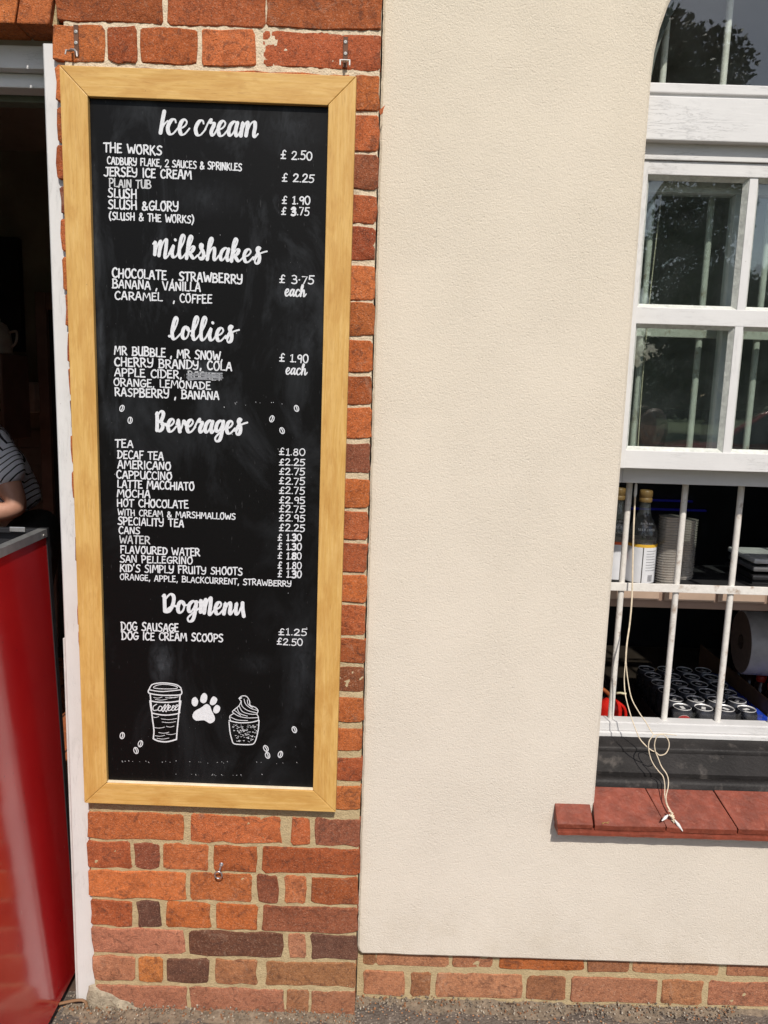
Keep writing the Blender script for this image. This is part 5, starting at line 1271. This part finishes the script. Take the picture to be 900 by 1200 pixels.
# ------------------------------------------------------------------ door frame
df = thing('door_frame', (DX1, .02, 0), 'white painted door jamb and head left of the brick pier', 'door frame')
jx1 = PL+.013; jy = .0125
g = G(); N = 70; V = []; F = []
for i in range(N+1):
    z = .004+(DZ+.04)*i/N; e = .0016*noise.noise(Vector((0, 3, z*25)))+.001*noise.noise(Vector((0, 3, z*90)))
    xl = DX1+.0012
    V += [(xl, jy+.003, z), (xl+.003, jy, z), (jx1+e, jy, z), (jx1+e, jy+.05, z), (xl, jy+.05, z)]
F = [(4, 3, 2, 1, 0), tuple(N*5+k for k in range(5))]
for i in range(N):
    for k in range(5): k2 = (k+1) % 5; F.append((i*5+k, i*5+k2, (i+1)*5+k2, (i+1)*5+k))
g.add(V, F).make('jamb', M['whitev'], df)
G().box((DX1-.0045, jy+.006, .002), (DX1+.0008, jy+.0505, .95), .001).make('weather_strip', simple('grey_white_paint', (.55, .54, .53), .5), df)  # narrow strip on the jamb's edge, of a plain greyish colour
G().box((DX1-.0040, .150, .002), (DX1+.0003, .285, DZ-.001), .001).make('jamb_lining', M['whitev'], df)
for k in range(29):
    o = G().box((DX1-.0035, .0640, .004+k*.0745), (DX1+.0003, .1485, .004+k*.0745+.066), .001).make('brick', M['brick'], df, base=(DX1, .1, .03+k*.0745)); o.color = (*CO['orR'[k % 3]], 1)
G().box((DX0, .0645, at(30, 80, .062).z), (DX1-.0045, .110, DZ+.06), .003).make('head', M['white'], df)
G().box((DX0, .088, at(30, 103, .088).z), (DX1-.006, .135, at(30, 80, .062).z-.001), .003).make('head_stop', M['white'], df)
G().box((DX0, .14, at(30, 120, .14).z), (DX1-.006, .18, at(30, 103, .14).z), .003).make('head_lining', simple('dull_green_paint', (.10, .11, .085), .6), df)
G().box((DX0+.001, jy, .004), (DX0+.045, jy+.05, DZ+.02), .002).make('jamb', M['whitev'], df)

# ------------------------------------------------------------------ red cart
A, B = Vector((-.831, .15, 1.183)), Vector((-.815, -.62, 1.183)); A2, B2 = Vector((at(91, 1153, .10).x, .10, .02)), Vector((at(91, 1153, .10).x+.01, -.62, .02))
ct = thing('red_serving_cart', (-1.15, -.2, 0), 'glossy red serving cart with aluminium rim standing in the doorway', 'cart')
tr = .019
def lerp(a, b, t): return a+(b-a)*t
V = []; F = []; nu, nv = 24, 30
topA, topB = lerp(A, A2, tr/1.15), lerp(B, B2, tr/1.15)
for j in range(nv+1):
    for i in range(nu+1):
        a = lerp(topA, topB, i/nu); b = lerp(A2, B2, i/nu); V.append(lerp(a, b, j/nv))
n0 = len(V)
for v in list(V): V.append(v+Vector((-.012, 0, 0)))
for j in range(nv):
    for i in range(nu):
        a = j*(nu+1)+i; F.append((a, a+1, a+nu+2, a+nu+1)); F.append((n0+a, n0+a+nu+1, n0+a+nu+2, n0+a+1))
G().add(V, F).make('side_panel', M['red'], ct, True)
# trim, corner post, rims
up = Vector((0, 0, 1)); out = Vector((1, .03, 0))
g = G(); g.quadbox([A+out*.004, B+out*.004, topB+out*.004+Vector((0, 0, -.0)), topA+out*.004], [A-out*.018, B-out*.018, topB-out*.018, topA-out*.018]); g.make('rim_trim', M['alu'], ct)
for f_ in (.055, .55):
    p = lerp(A, B, f_ if f_ > .5 else .028); p = lerp(p, lerp(A2, B2, .03), .010)
    G().lathe([(.0035, 0), (.003, .0012), (.001, .0016)], tuple(p+out*.0045), 10, 'x').make('rivet', M['screw'], ct)
ob = Vector((0, 1, 0))
g = G(); g.quadbox([A+out*.003, topA+out*.003-up*.0, A2+out*.003, A2+out*.003+ob*.018][:0] or [A+ob*.0005+out*.002, A+ob*.0165+out*.002, A2+ob*.0165+out*.002, A2+ob*.0005+out*.002], [A+ob*.0005-out*.02, A+ob*.0165-out*.02, A2+ob*.0165-out*.02, A2+ob*.0005-out*.02])
g.make('corner_post', M['blackp'], ct)
G().box((-1.50, .142, 1.172), (A.x-.019, .160, 1.183), .001).make('back_rim', M['blackp'], ct)
a_ = at(12, 620, .142); b3 = at(30, 620, .142)
G().box((a_.x, .138, 1.1755), (b3.x, .1418, 1.1875), .0015).make('rim_clip', M['alu'], ct)
G().box((-1.50, -.60, 1.02), (-.862, .138, 1.03)).make('well_floor', M['blackp'], ct)
G().box((-1.50, .160, .03), (A.x-.03, .175, 1.17)).make('back_panel', M['blackp'], ct)
G().box((-1.50, -.60, .05), (-1.49, .14, 1.18)).make('side_panel', M['red'], ct)
G().quadbox([(-1.49, -.635, .03), (B2.x-.002, -.635, .03), (B.x-.002, -.635, 1.18), (-1.49, -.635, 1.18)], [(-1.49, -.622, .03), (B2.x-.002, -.622, .03), (B.x-.002, -.622, 1.18), (-1.49, -.622, 1.18)]).make('front_panel', M['red'], ct)
for x, y in ((-1.46, -.56), (-1.46, .10), (-.86, -.56), (-.86, .08)):
    G().lathe([(.018, -.012), (.022, -.010), (.022, .010), (.018, .012)], (x, y, .024), 14, 'x').make('castor', M['blackp'], ct)

# ------------------------------------------------------------------ kitchen furniture seen through the door
RB = M['roomb']
t = thing('inner_doorway', (-1.9, 3.2, 0), 'brown painted inner door frame on the far kitchen wall', 'door frame')
YW = 2.6
def bxp(px0_, py0_, px1_, py1_, Y, th, name, mat, parent):
    a = at(px0_, py0_, Y); b_ = at(px1_, py1_, Y); return G().box((a.x, Y, b_.z), (b_.x, Y+th, a.z), .003).make(name, mat, parent)
struct(G().box((RX0, YW+.06, 0), (-.9, YW+.16, RZ1)).make('kitchen_partition', simple('olive_wall', (.28, .255, .19), .8, 0, .2, 5)))
a = at(40, 342, YW); b_ = at(57, 342, YW)
G().box((a.x, YW, 0), (b_.x-.02, YW+.055, a.z), .004).make('door_post', RB, t); G().box((b_.x-.019, YW, a.z-.09), (b_.x+.9, YW+.055, a.z), .004).make('door_lintel', RB, t)
G().box((b_.x-.019, YW+.03, 0), (b_.x+.9, YW+.056, a.z-.091)).make('door_leaf', M['dark'], t)
t = thing('wall_cabinet', (-3.0, YW, 1.6), 'black wall cabinet in the dark kitchen behind the jug', 'cabinet')
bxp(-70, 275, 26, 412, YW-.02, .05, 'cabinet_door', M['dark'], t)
t = thing('white_jug', tuple(at(4, 400, 2.1)), 'pale jug with a curved handle standing on the kitchen shelf', 'jug')
c = at(0, 414, 2.1); jm = simple('pale_ceramic', (.38, .33, .30), .4); s = .085/45*1.0
G().lathe([(.055, 0), (.060, .03), (.052, .10), (.040, .125), (.036, .135), (.010, .15), (.008, .165), (.001, .168)], tuple(c), 24).make('jug_body', jm, t, True)
G().tube(sm3([(c.x+.05, c.y, c.z+.10), (c.x+.085, c.y, c.z+.105), (c.x+.080, c.y, c.z+.055), (c.x+.055, c.y, c.z+.03)]), .006, 8).make('handle', jm, t, True)
t = thing('coffee_machine', (c.x, 2.15, c.z-.3), 'brownish kitchen machine under the jug at the left photo edge', 'machine')
G().box((c.x-.25, 2.02, c.z-.42), (c.x+.045, 2.3, c.z-.001), .01).make('housing', RB, t)
for k in range(3): G().lathe([(.012, -.004), (.010, -.012)], (c.x+.02, 2.02, c.z-.20-.035*k), 12, 'y').make('knob', M['dark'], t)
t = thing('soap_dispenser', tuple(at(28, 466, YW)), 'pale wall soap dispenser with a dark slot in the kitchen', 'dispenser')
dm = simple('dispenser_plastic', (.50, .47, .44), .4)
a, b_ = at(15, 447, YW-.07), at(41, 484, YW-.07); G().box((a.x, YW-.07, b_.z), (b_.x, YW-.001, a.z), .01).make('case', dm, t)
a, b_ = at(21, 458, YW-.075), at(27, 476, YW-.075); G().box((a.x, YW-.0755, b_.z), (b_.x, YW-.0702, a.z), .001).make('level_window', M['dark'], t)
fl2 = thing('wall_tiling', (-2.2, YW+.05, .9), 'brownish wall tiles behind the person in the kitchen', 'tiling')
for i in range(6):
    for j in range(7):
        x = -2.7+i*.152; z = .55+j*.102
        if x > -1.95: continue
        G().box((x, YW+.045, z), (x+.149, YW+.059, z+.099), .002).make('wall_tile', simple('brown_wall_tile', (.20, .16, .13), .35, 0, .15, 9) if (i, j) == (0, 0) else bpy.data.materials['brown_wall_tile'], fl2, base=(x, YW, z))

# ------------------------------------------------------------------ people
def skin(name, verts, edges, mat, parent, sub=2, root=0, br=True):
    me = bpy.data.meshes.new(name); pw = wloc(parent)
    me.from_pydata([tuple(Vector(v[:3])-pw) for v in verts], edges, []); me.materials.append(mat)
    o = link(bpy.data.objects.new(name, me), parent)
    m_ = o.modifiers.new('skin', 'SKIN'); m_.use_smooth_shade = True; m_.branch_smoothing = .6
    for i, v in enumerate(verts):
        r = v[3]; me.skin_vertices[0].data[i].radius = (r, v[4] if len(v) > 4 else r)
    me.skin_vertices[0].data[root].use_root = True
    s = o.modifiers.new('sub', 'SUBSURF'); s.levels = sub; s.render_levels = sub; return o
def chain(a, n): return [(i, i+1) for i in range(a, n-1)]
skin_m = simple('skin', (.48, .25, .175), .55, 0, .08, 30)
def hand(name, wrist, dirv, palm_n, parent, curl=.6, s=1.0, thumb=1):
    """palm, four unequal fingers and a thumb as one skinned mesh"""
    d = Vector(dirv).normalized(); nrm = Vector(palm_n); nrm = (nrm-d*nrm.dot(d)).normalized(); sd = d.cross(nrm)*thumb
    W0 = Vector(wrist); V = [(*W0, .022*s)]; E = []
    V.append((*(W0+d*.045*s), .027*s, )); E.append((0, 1))
    for k, (off, ln) in enumerate(((.030, .070), (.010, .080), (-.010, .074), (-.028, .058))):
        base = W0+d*.085*s+sd*off*s; i = len(V); V.append((*base, .0115*s)); E.append((1, i)); p = base; dd = d.copy()
        for q in range(3):
            dd = (dd+nrm*curl*.55).normalized(); p = p+dd*ln*s/3*1.05; V.append((*p, (.0095-.0012*q)*s)); E.append((i, i+1)); i += 1
    i = len(V); p = W0+d*.03*s+sd*.03*s; V.append((*p, .013*s)); E.append((0, i)); dd = (d*.6+sd*.7+nrm*.4).normalized()
    for q in range(2): p = p+dd*.032*s; dd = (dd+d*.4+nrm*.2).normalized(); V.append((*p, (.0105-.0015*q)*s)); E.append((i, i+1)); i += 1
    return skin(name, V, E, skin_m, parent, 2)
def head(c, face, parent, hair_m, long_=True):
    """head turned towards face; sculpted from an ellipsoid with nose, eyes, mouth and ears"""
    f = Vector(face).normalized(); up_ = Vector((0, 0, 1)); up_ = (up_-f*up_.dot(f)).normalized(); rt = f.cross(up_); C = Vector(c)
    V = []; F = []; nu, nv = 32, 24
    for j in range(nv+1):
        th = math.pi*j/nv
        for i in range(nu):
            ph = 2*math.pi*i/nu; x, y, z = math.sin(th)*math.cos(ph), math.sin(th)*math.sin(ph), math.cos(th)
            rx = .095; ry = .074*(1-.18*max(0, -z)); rz = .115; fx = max(0, x)
            p = Vector((x*rx*(1-.12*max(0, -z)*(x < 0)), y*ry, z*rz))
            p.x += .020*fx*math.exp(-(y/.16)**2-((z+.12)/.17)**2)+.006*fx*math.exp(-(y/.3)**2-((z+.55)/.1)**2)-.008*fx*math.exp(-((abs(y)-.35)/.16)**2-((z-.05)/.13)**2)+.008*fx*math.exp(-(y/.3)**2-((z+.85)/.15)**2)
            V.append(C+f*p.x+rt*p.y+up_*p.z)
    for j in range(nv):
        for i in range(nu): F.append((j*nu+i, (j+1)*nu+i, (j+1)*nu+(i+1) % nu, j*nu+(i+1) % nu))
    hd = G().add(V, F).make('head', skin_m, parent, True)
    for s in (-1, 1):
        G().lathe([(.001, -.010), (.008, -.007), (.0105, 0), (.008, .007), (.001, .010)], tuple(C+f*.082+rt*s*.031+up_*.004), 12).make('eye', simple('eye_white', (.3, .25, .22), .3), hd)
        G().lathe([(.001, -.030), (.010, -.02), (.012, .01), (.012, .022), (.001, .030)], tuple(C+rt*s*.076-f*.006), 12).make('ear', skin_m, hd, True)
    G().tube([C+f*.090+rt*-.022-up_*.058, C+f*.099-up_*.056, C+f*.090+rt*.022-up_*.058], [.003, .006, .003], 8).make('mouth', simple('lips', (.38, .12, .10), .5), hd, True)
    V = []; F = []
    for j in range(nv+1):
        th = math.pi*j/nv
        for i in range(nu):
            ph = 2*math.pi*i/nu; x, y, z = math.sin(th)*math.cos(ph), math.sin(th)*math.sin(ph), math.cos(th)
            k = 1.10+.05*noise.noise(Vector((x*6, y*6, z*4)))
            if x > .25 and z < .45: k = .80
            p = Vector((x*.097*k-.004, y*.080*k, z*.117*k+.004))
            if long_ and z < 0 and x < .3: p.z *= 1.45; 
            V.append(C+f*p.x+rt*p.y+up_*p.z)
    for j in range(nv):
        for i in range(nu): F.append((j*nu+i, (j+1)*nu+i, (j+1)*nu+(i+1) % nu, j*nu+(i+1) % nu))
    G().add(V, F).make('hair', hair_m, parent, True)
# worker bending to the left, seen from her left side
pr = thing('person', (-1.32, 1.20, 0), 'person in a striped white top and black trousers leaning forward inside the doorway', 'person')
body = [(-1.07, .87, .95, .11, .12), (-1.13, .87, 1.08, .095, .11), (-1.20, .87, 1.22, .10, .13), (-1.28, .87, 1.36, .085, .12), (-1.345, .87, 1.45, .045), (-1.40, .87, 1.52, .045),
  (-1.13, .74, 1.335, .058), (-1.04, .70, 1.21, .053), (-.975, .675, 1.085, .048), (-1.10, .65, 1.07, .040), (-1.22, .64, 1.09, .029),
  (-1.27, 1.00, 1.34, .055), (-1.26, 1.04, 1.20, .047), (-1.25, 1.03, 1.10, .042), (-1.36, 1.0, 1.09, .036), (-1.46, .96, 1.11, .027),
  (-1.06, .79, .84, .085), (-1.10, .78, .50, .058), (-1.08, .78, .09, .040), (-1.17, .77, .05, .036), (-1.06, .95, .84, .085), (-1.12, .96, .50, .058), (-1.12, .96, .09, .040), (-1.21, .97, .05, .036)]
MV = lambda L: [(v[0]-.375, v[1]+.42, v[2]*.985, *v[3:]) for v in L]
E_ = [(0, 1), (1, 2), (2, 3), (3, 4), (4, 5), (3, 6), (6, 7), (7, 8), (8, 9), (9, 10), (3, 11), (11, 12), (12, 13), (13, 14), (14, 15), (0, 16), (16, 17), (17, 18), (18, 19), (0, 20), (20, 21), (21, 22), (22, 23)]
skin('body', MV(body), E_, skin_m, pr, 2)
top = [(-1.085, .87, 1.02, .120, .13), (-1.11, .87, 1.11, .120, .13), (-1.16, .87, 1.24, .125, .15), (-1.24, .87, 1.375, .110, .14), (-1.325, .87, 1.42, .06), (-1.12, .735, 1.335, .095), (-1.05, .705, 1.25, .088), (-1.01, .695, 1.155, .076), (-1.27, 1.0, 1.34, .072), (-1.26, 1.04, 1.20, .064)]
skin('striped_top', MV(top), [(0, 1), (1, 2), (2, 3), (3, 4), (3, 5), (5, 6), (6, 7), (3, 8), (8, 9)], stripe_mat(), pr, 3)
tm2 = simple('black_cotton', (.012, .012, .013), .85, 0, .2, 20, .004, 30)
skin('trousers', MV([(-1.00, .87, 1.10, .130, .13), (-.95, .87, .86, .165, .14), (-1.05, .785, .80, .098), (-1.09, .78, .50, .074), (-1.08, .78, .10, .058), (-1.05, .955, .80, .098), (-1.11, .96, .50, .074), (-1.12, .96, .10, .058)]),
   [(0, 1), (1, 2), (2, 3), (3, 4), (1, 5), (5, 6), (6, 7)], tm2, pr, 2)
for (x, y) in ((-1.55, 1.235), (-1.59, 1.425)): G().box((x-.12, y-.045, .006), (x+.12, y+.045, .09), .03).make('shoe', tm2, pr, True)
head((-1.85, 1.33, 1.565), (-1, 0, -.35), pr, simple('dark_hair', (.03, .02, .015), .6))
hand('hand', (-1.62, 1.10, 1.063), (-1, 0, .1), (0, .3, -1), pr, .5); hand('hand', (-1.86, 1.42, 1.083), (-1, 0, 0), (0, -.3, -1), pr, .5, thumb=-1)

# bystander whose reflection shows in the lower left pane
bp2 = thing('person', (1.52, -2.55, 0), 'brown haired person in a pale top reflected in the lower left window pane', 'person')
X0, Y0 = 1.50, -2.55
body = [(X0, Y0, .80, .10, .13), (X0, Y0, .98, .09, .12), (X0, Y0, 1.14, .095, .15), (X0, Y0, 1.22, .05), (X0, Y0+.01, 1.28, .042),
  (X0-.16, Y0, 1.14, .05), (X0-.20, Y0+.02, .90, .042), (X0-.12, Y0+.18, .98, .034), (X0-.05, Y0+.24, 1.06, .027), (X0+.16, Y0, 1.14, .05), (X0+.20, Y0+.02, .90, .042), (X0+.13, Y0+.18, .98, .034), (X0+.06, Y0+.24, 1.06, .027),
  (X0-.08, Y0, .70, .08), (X0-.09, Y0, .40, .055), (X0-.09, Y0, .07, .038), (X0-.09, Y0+.11, .045, .034), (X0+.08, Y0, .70, .08), (X0+.09, Y0, .40, .055), (X0+.09, Y0, .07, .038), (X0+.09, Y0+.11, .045, .034)]
E_ = [(0, 1), (1, 2), (2, 3), (3, 4), (2, 5), (5, 6), (6, 7), (7, 8), (2, 9), (9, 10), (10, 11), (11, 12), (0, 13), (13, 14), (14, 15), (15, 16), (0, 17), (17, 18), (18, 19), (19, 20)]
skin('body', body, E_, skin_m, bp2, 2)
skin('top', [(X0, Y0, .78, .125, .15), (X0, Y0, .98, .115, .14), (X0, Y0, 1.13, .115, .165), (X0, Y0, 1.20, .06), (X0-.165, Y0, 1.13, .068), (X0-.20, Y0+.01, .95, .06), (X0+.165, Y0, 1.13, .068), (X0+.20, Y0+.01, .95, .06)], [(0, 1), (1, 2), (2, 3), (2, 4), (4, 5), (2, 6), (6, 7)], simple('pale_grey_top', (.50, .50, .54), .85), bp2, 2)
skin('trousers', [(X0, Y0, .82, .12, .15), (X0-.08, Y0, .68, .095), (X0-.09, Y0, .40, .07), (X0-.09, Y0, .10, .055), (X0+.08, Y0, .68, .095), (X0+.09, Y0, .40, .07), (X0+.09, Y0, .10, .055)], [(0, 1), (1, 2), (2, 3), (0, 4), (4, 5), (5, 6)], simple('blue_denim', (.04, .06, .12), .85), bp2, 2)
head((X0, Y0+.02, 1.37), (-.3, 1, -.35), bp2, simple('brown_hair', (.13, .06, .03), .55))
hand('hand', (X0-.05, Y0+.24, 1.06), (.3, .3, .6), (.6, -.3, 0), bp2, .7); hand('hand', (X0+.06, Y0+.24, 1.06), (-.3, .3, .6), (-.6, -.3, 0), bp2, .7, thumb=-1)
t = thing('phone', (X0, Y0+.29, 1.15), 'black phone held up by the brown haired person', 'phone')
G().box((X0-.036, Y0+.27, 1.08), (X0+.036, Y0+.279, 1.225), .004).make('case', M['blackp'], t); G().box((X0-.032, Y0+.2685, 1.086), (X0+.032, Y0+.2698, 1.219)).make('screen', M['dark'], t)

# ------------------------------------------------------------------ what the glass reflects: meadow trees, red car
leafm = simple('tree_leaves', (.045, .085, .022), .6, 0, .4, 1.2); barkm = simple('bark', (.10, .075, .055), .95, 0, .3, 6, .02, 20)
def tree(x, y, R, zc, seed, label, n=16000, flat=1.0, leaf=.16):
    r = random.Random(seed); t = thing('broadleaf_tree', (x, y, -.03), label, 'tree', 'trees across the meadow behind the viewer')
    g = G(); g.tube([(x, y, -.1), (x+.1, y, zc*.35), (x-.1, y, zc*.7), (x, y, zc*1.1)], [.38, .30, .2, .08], 10)
    cl = []
    for k in range(26):
        a = r.uniform(0, 6.28); e = r.uniform(-.6, 1.2); rr = R*r.uniform(.35, .85)
        p = Vector((x+rr*math.cos(a)*math.cos(e), y+rr*math.sin(a)*math.cos(e), zc+rr*math.sin(e)*flat)); cl.append((p, R*r.uniform(.22, .40)))
        s = Vector((x, y, min(zc, zc*.45+k*.08))); g.tube([s, s.lerp(p, .5)+Vector((0, 0, .3)), p], [.11, .07, .02], 5)
    g.make('trunk', barkm, t, True)
    V = []; F = []
    for k in range(n):
        p, cr_ = cl[r.randrange(len(cl))]
        d = Vector((r.gauss(0, 1), r.gauss(0, 1), r.gauss(0, 1))).normalized()*cr_*r.uniform(.5, 1.05)
        c = p+Vector((d.x, d.y, d.z*.8)); u = Vector((r.gauss(0, 1), r.gauss(0, 1), r.gauss(0, 1))).normalized(); v = u.orthogonal().normalized(); s = leaf*r.uniform(.6, 1.3); i = len(V)
        V += [c-u*s, c-v*s*.55, c+u*s, c+v*s*.55]; F.append((i, i+1, i+2, i+3))
    pw = wloc(t); me = mesh_obj('crown', [q-pw for q in V], F, leafm, t)
tree(5.2, -21, 4.4, 7.2, 1, 'large leafy tree beyond the yard, its reflection filling the upper left panes', 70000, 1.25, .085)
tree(15.5, -34, 4.6, 4.2, 2, 'lower bushy tree reflected in the right window panes', 14000, .8)
tree(-6, -36, 5.5, 6.5, 3, 'rounded tree left of the tall one behind the viewer', 9000)
# wood along the far side of the meadow
r = random.Random(11); V = []; F = []
for k in range(26000):
    x = r.uniform(-60, 90); h = 5+2.2*noise.noise(Vector((x*.09, 0, 0)))+1.2*noise.noise(Vector((x*.4, 3, 0))); z = h*r.random()**.8; y = -62+r.uniform(-3, 3)*(1-z/9)
    c = Vector((x, y, z)); u = Vector((r.gauss(0, 1), r.gauss(0, 1), r.gauss(0, 1))).normalized(); v = u.orthogonal().normalized(); s = r.uniform(.25, .6); i = len(V)
    V += [c-u*s, c-v*s*.6, c+u*s, c+v*s*.6]; F.append((i, i+1, i+2, i+3))
o = mesh_obj('distant_wood', V, F, leafm); o['kind'] = 'stuff'
# car
def car(x, y, rz):
    t = thing('parked_car', (x, y, 0), 'red hatchback parked on the grass, reflected in the right window pane', 'car', None, rz)
    def Lc(g, name, mat, sm=False, parent=None): return mesh_obj(name, g.v, g.f, mat, parent or t, sm)
    prof = [(-2.0, .35), (-2.02, .75), (-1.85, .95), (-1.0, 1.02), (-.45, 1.42), (.9, 1.46), (1.55, 1.05), (1.95, .95), (2.0, .4), (1.65, .28), (-1.7, .28)]
    V = []; N = len(prof)
    for s_, wf in ((-1, 1), (-1, .0), (1, .0), (1, 1)): pass
    for s_ in (-1, 1):
        for px_, pz in prof: V.append((px_, s_*(.85-.22*max(0, (pz-.95)/.5)), pz))
    F = [tuple(range(N)), tuple(range(2*N-1, N-1, -1))]+[(k, N+k, N+(k+1) % N, (k+1) % N) for k in range(N)]
    o = Lc(G().add(V, F), 'body', simple('red_car_paint', (.33, .01, .012), .2, .1, .05)); bv = o.modifiers.new('bevel', 'BEVEL'); bv.width = .07; bv.segments = 3
    gm = simple('car_window', (.015, .018, .02), .08)
    for s_ in (-1, 1):
        Lc(G().add([(-.85, s_*.84, 1.04), (.0, s_*.84, 1.04), (.0, s_*.725, 1.38), (-.42, s_*.725, 1.38)], [(0, 1, 2, 3)]), 'window', gm); Lc(G().add([(.06, s_*.84, 1.04), (1.3, s_*.84, 1.04), (.85, s_*.725, 1.38), (.06, s_*.725, 1.38)], [(0, 1, 2, 3)]), 'window', gm)
        for wx in (-1.3, 1.25):
            wh = Lc(G().lathe([(.20, -.09), (.30, -.085), (.31, 0), (.30, .085), (.20, .09)], (wx, s_*.80, .31), 24, 'y'), 'wheel', M['blackp'], True); Lc(G().lathe([(.19, -.10*1), (.16, -.102), (.03, -.09)], (wx, s_*.80, .31), 20, 'y'), 'hub_cap', M['alu'], True, wh)
        Lc(G().box((-2.03, s_*.62-.13, .68), (-1.97, s_*.62+.13, .80), .02), 'headlight', M['alu']); Lc(G().box((1.94, s_*.68-.09, .78), (2.01, s_*.68+.09, .95), .02), 'tail_light', simple('tail_light', (.4, .01, .01), .2))
    Lc(G().add([(-1.06, -.70, 1.06), (-1.06, .70, 1.06), (-.55, .60, 1.38), (-.55, -.60, 1.38)], [(0, 1, 2, 3)]), 'windscreen', gm)
car(5.0, -7.2, .5)

# ------------------------------------------------------------------ litter along the foot of the wall
r = random.Random(21); V = []; F = []
mats = [simple('dry_leaf_bits', (.24, .11, .05), .9, 0, .4, 300), simple('grit', (.20, .165, .125), .95, 0, .4, 200), simple('pale_grit', (.38, .33, .26), .95, 0, .3, 200)]
me = bpy.data.meshes.new('litter'); idx = []
def chip(c, s, mi):
    i = len(V); u = Vector((r.gauss(0, 1), r.gauss(0, 1), r.gauss(0, .6))).normalized(); v = u.orthogonal().normalized(); w_ = u.cross(v)
    k = .35 if mi == 0 else .75
    for a in (u*s, v*s*.7, -u*s*r.uniform(.6, 1.1), -v*s*.7, w_*s*k, -w_*s*k): V.append(c+a)
    for f in ((0, 1, 4), (1, 2, 4), (2, 3, 4), (3, 0, 4), (1, 0, 5), (2, 1, 5), (3, 2, 5), (0, 3, 5)): F.append(tuple(i+q for q in f)); idx.append(mi)
for k in range(1500):
    x = r.uniform(-.75, .95); wy = 0 if x < PR else PY
    d = abs(r.gauss(0, .022))+.002; chip(Vector((x, wy-d, .0+r.uniform(-.001, .006)+max(0, .014-d*.5)*r.random())), r.uniform(.0012, .0045), r.choice((0, 0, 1, 1, 1, 2)) if x < .22 else r.choice((1, 1, 2, 0)))
for k in range(1200):
    x = r.uniform(-1.0, 1.4); chip(Vector((x, r.uniform(-.35, .04), .002)), r.uniform(.0008, .003), r.choice((1, 1, 2, 0)))
me.from_pydata([tuple(v) for v in V], [], F)
for m_ in mats: me.materials.append(m_)
me.polygons.foreach_set('material_index', idx); me.update()
o = bpy.data.objects.new('litter', me); COL.objects.link(o); o['kind'] = 'stuff'
# banked dirt in the angle of wall and yard
def bank(x0, x1, wy, h, w_):
    V = []; F = []; nx = int((x1-x0)/.006); ny = 7
    for i in range(nx+1):
        x = x0+(x1-x0)*i/nx; q = h*(.65+.8*noise.noise(Vector((x*18, wy, 1)))+.35*noise.noise(Vector((x*60, wy, 1))))
        for j in range(ny+1): f = j/ny; V.append((x, wy+.004-w_*f, -.006+max(.001, q)*(1-f)**1.6+.002*noise.noise(Vector((x*90, f*5, 2)))))
    for i in range(nx):
        for j in range(ny): a = i*(ny+1)+j; F.append((a, a+1, a+ny+2, a+ny+1))
    return V, F
g = G(); g.add(*bank(-.76, PR, 0, .010, .05)); g.add(*bank(PR, 1.6, PY, .012, .05)); o = g.make('dirt_bank', simple('earthy_grit', (.20, .155, .11), .97, 0, .4, 60, .004, 150), None, True); o['kind'] = 'stuff'
tag(G().tube(sm3([(-.86, .03, .010), (-.80, -.01, .010), at(96, 1172, -.005)+Vector((0, 0, 0)), at(105, 1186, -.012), at(125, 1194, -.018), at(150, 1199, -.022), at(175, 1207, -.03)]), .0036, 8).make('garden_hose', simple('brown_hose', (.22, .12, .06), .55), base=(-.7, 0, 0)), 'thin brown hose curving over the ground at the foot of the door jamb', 'hose')
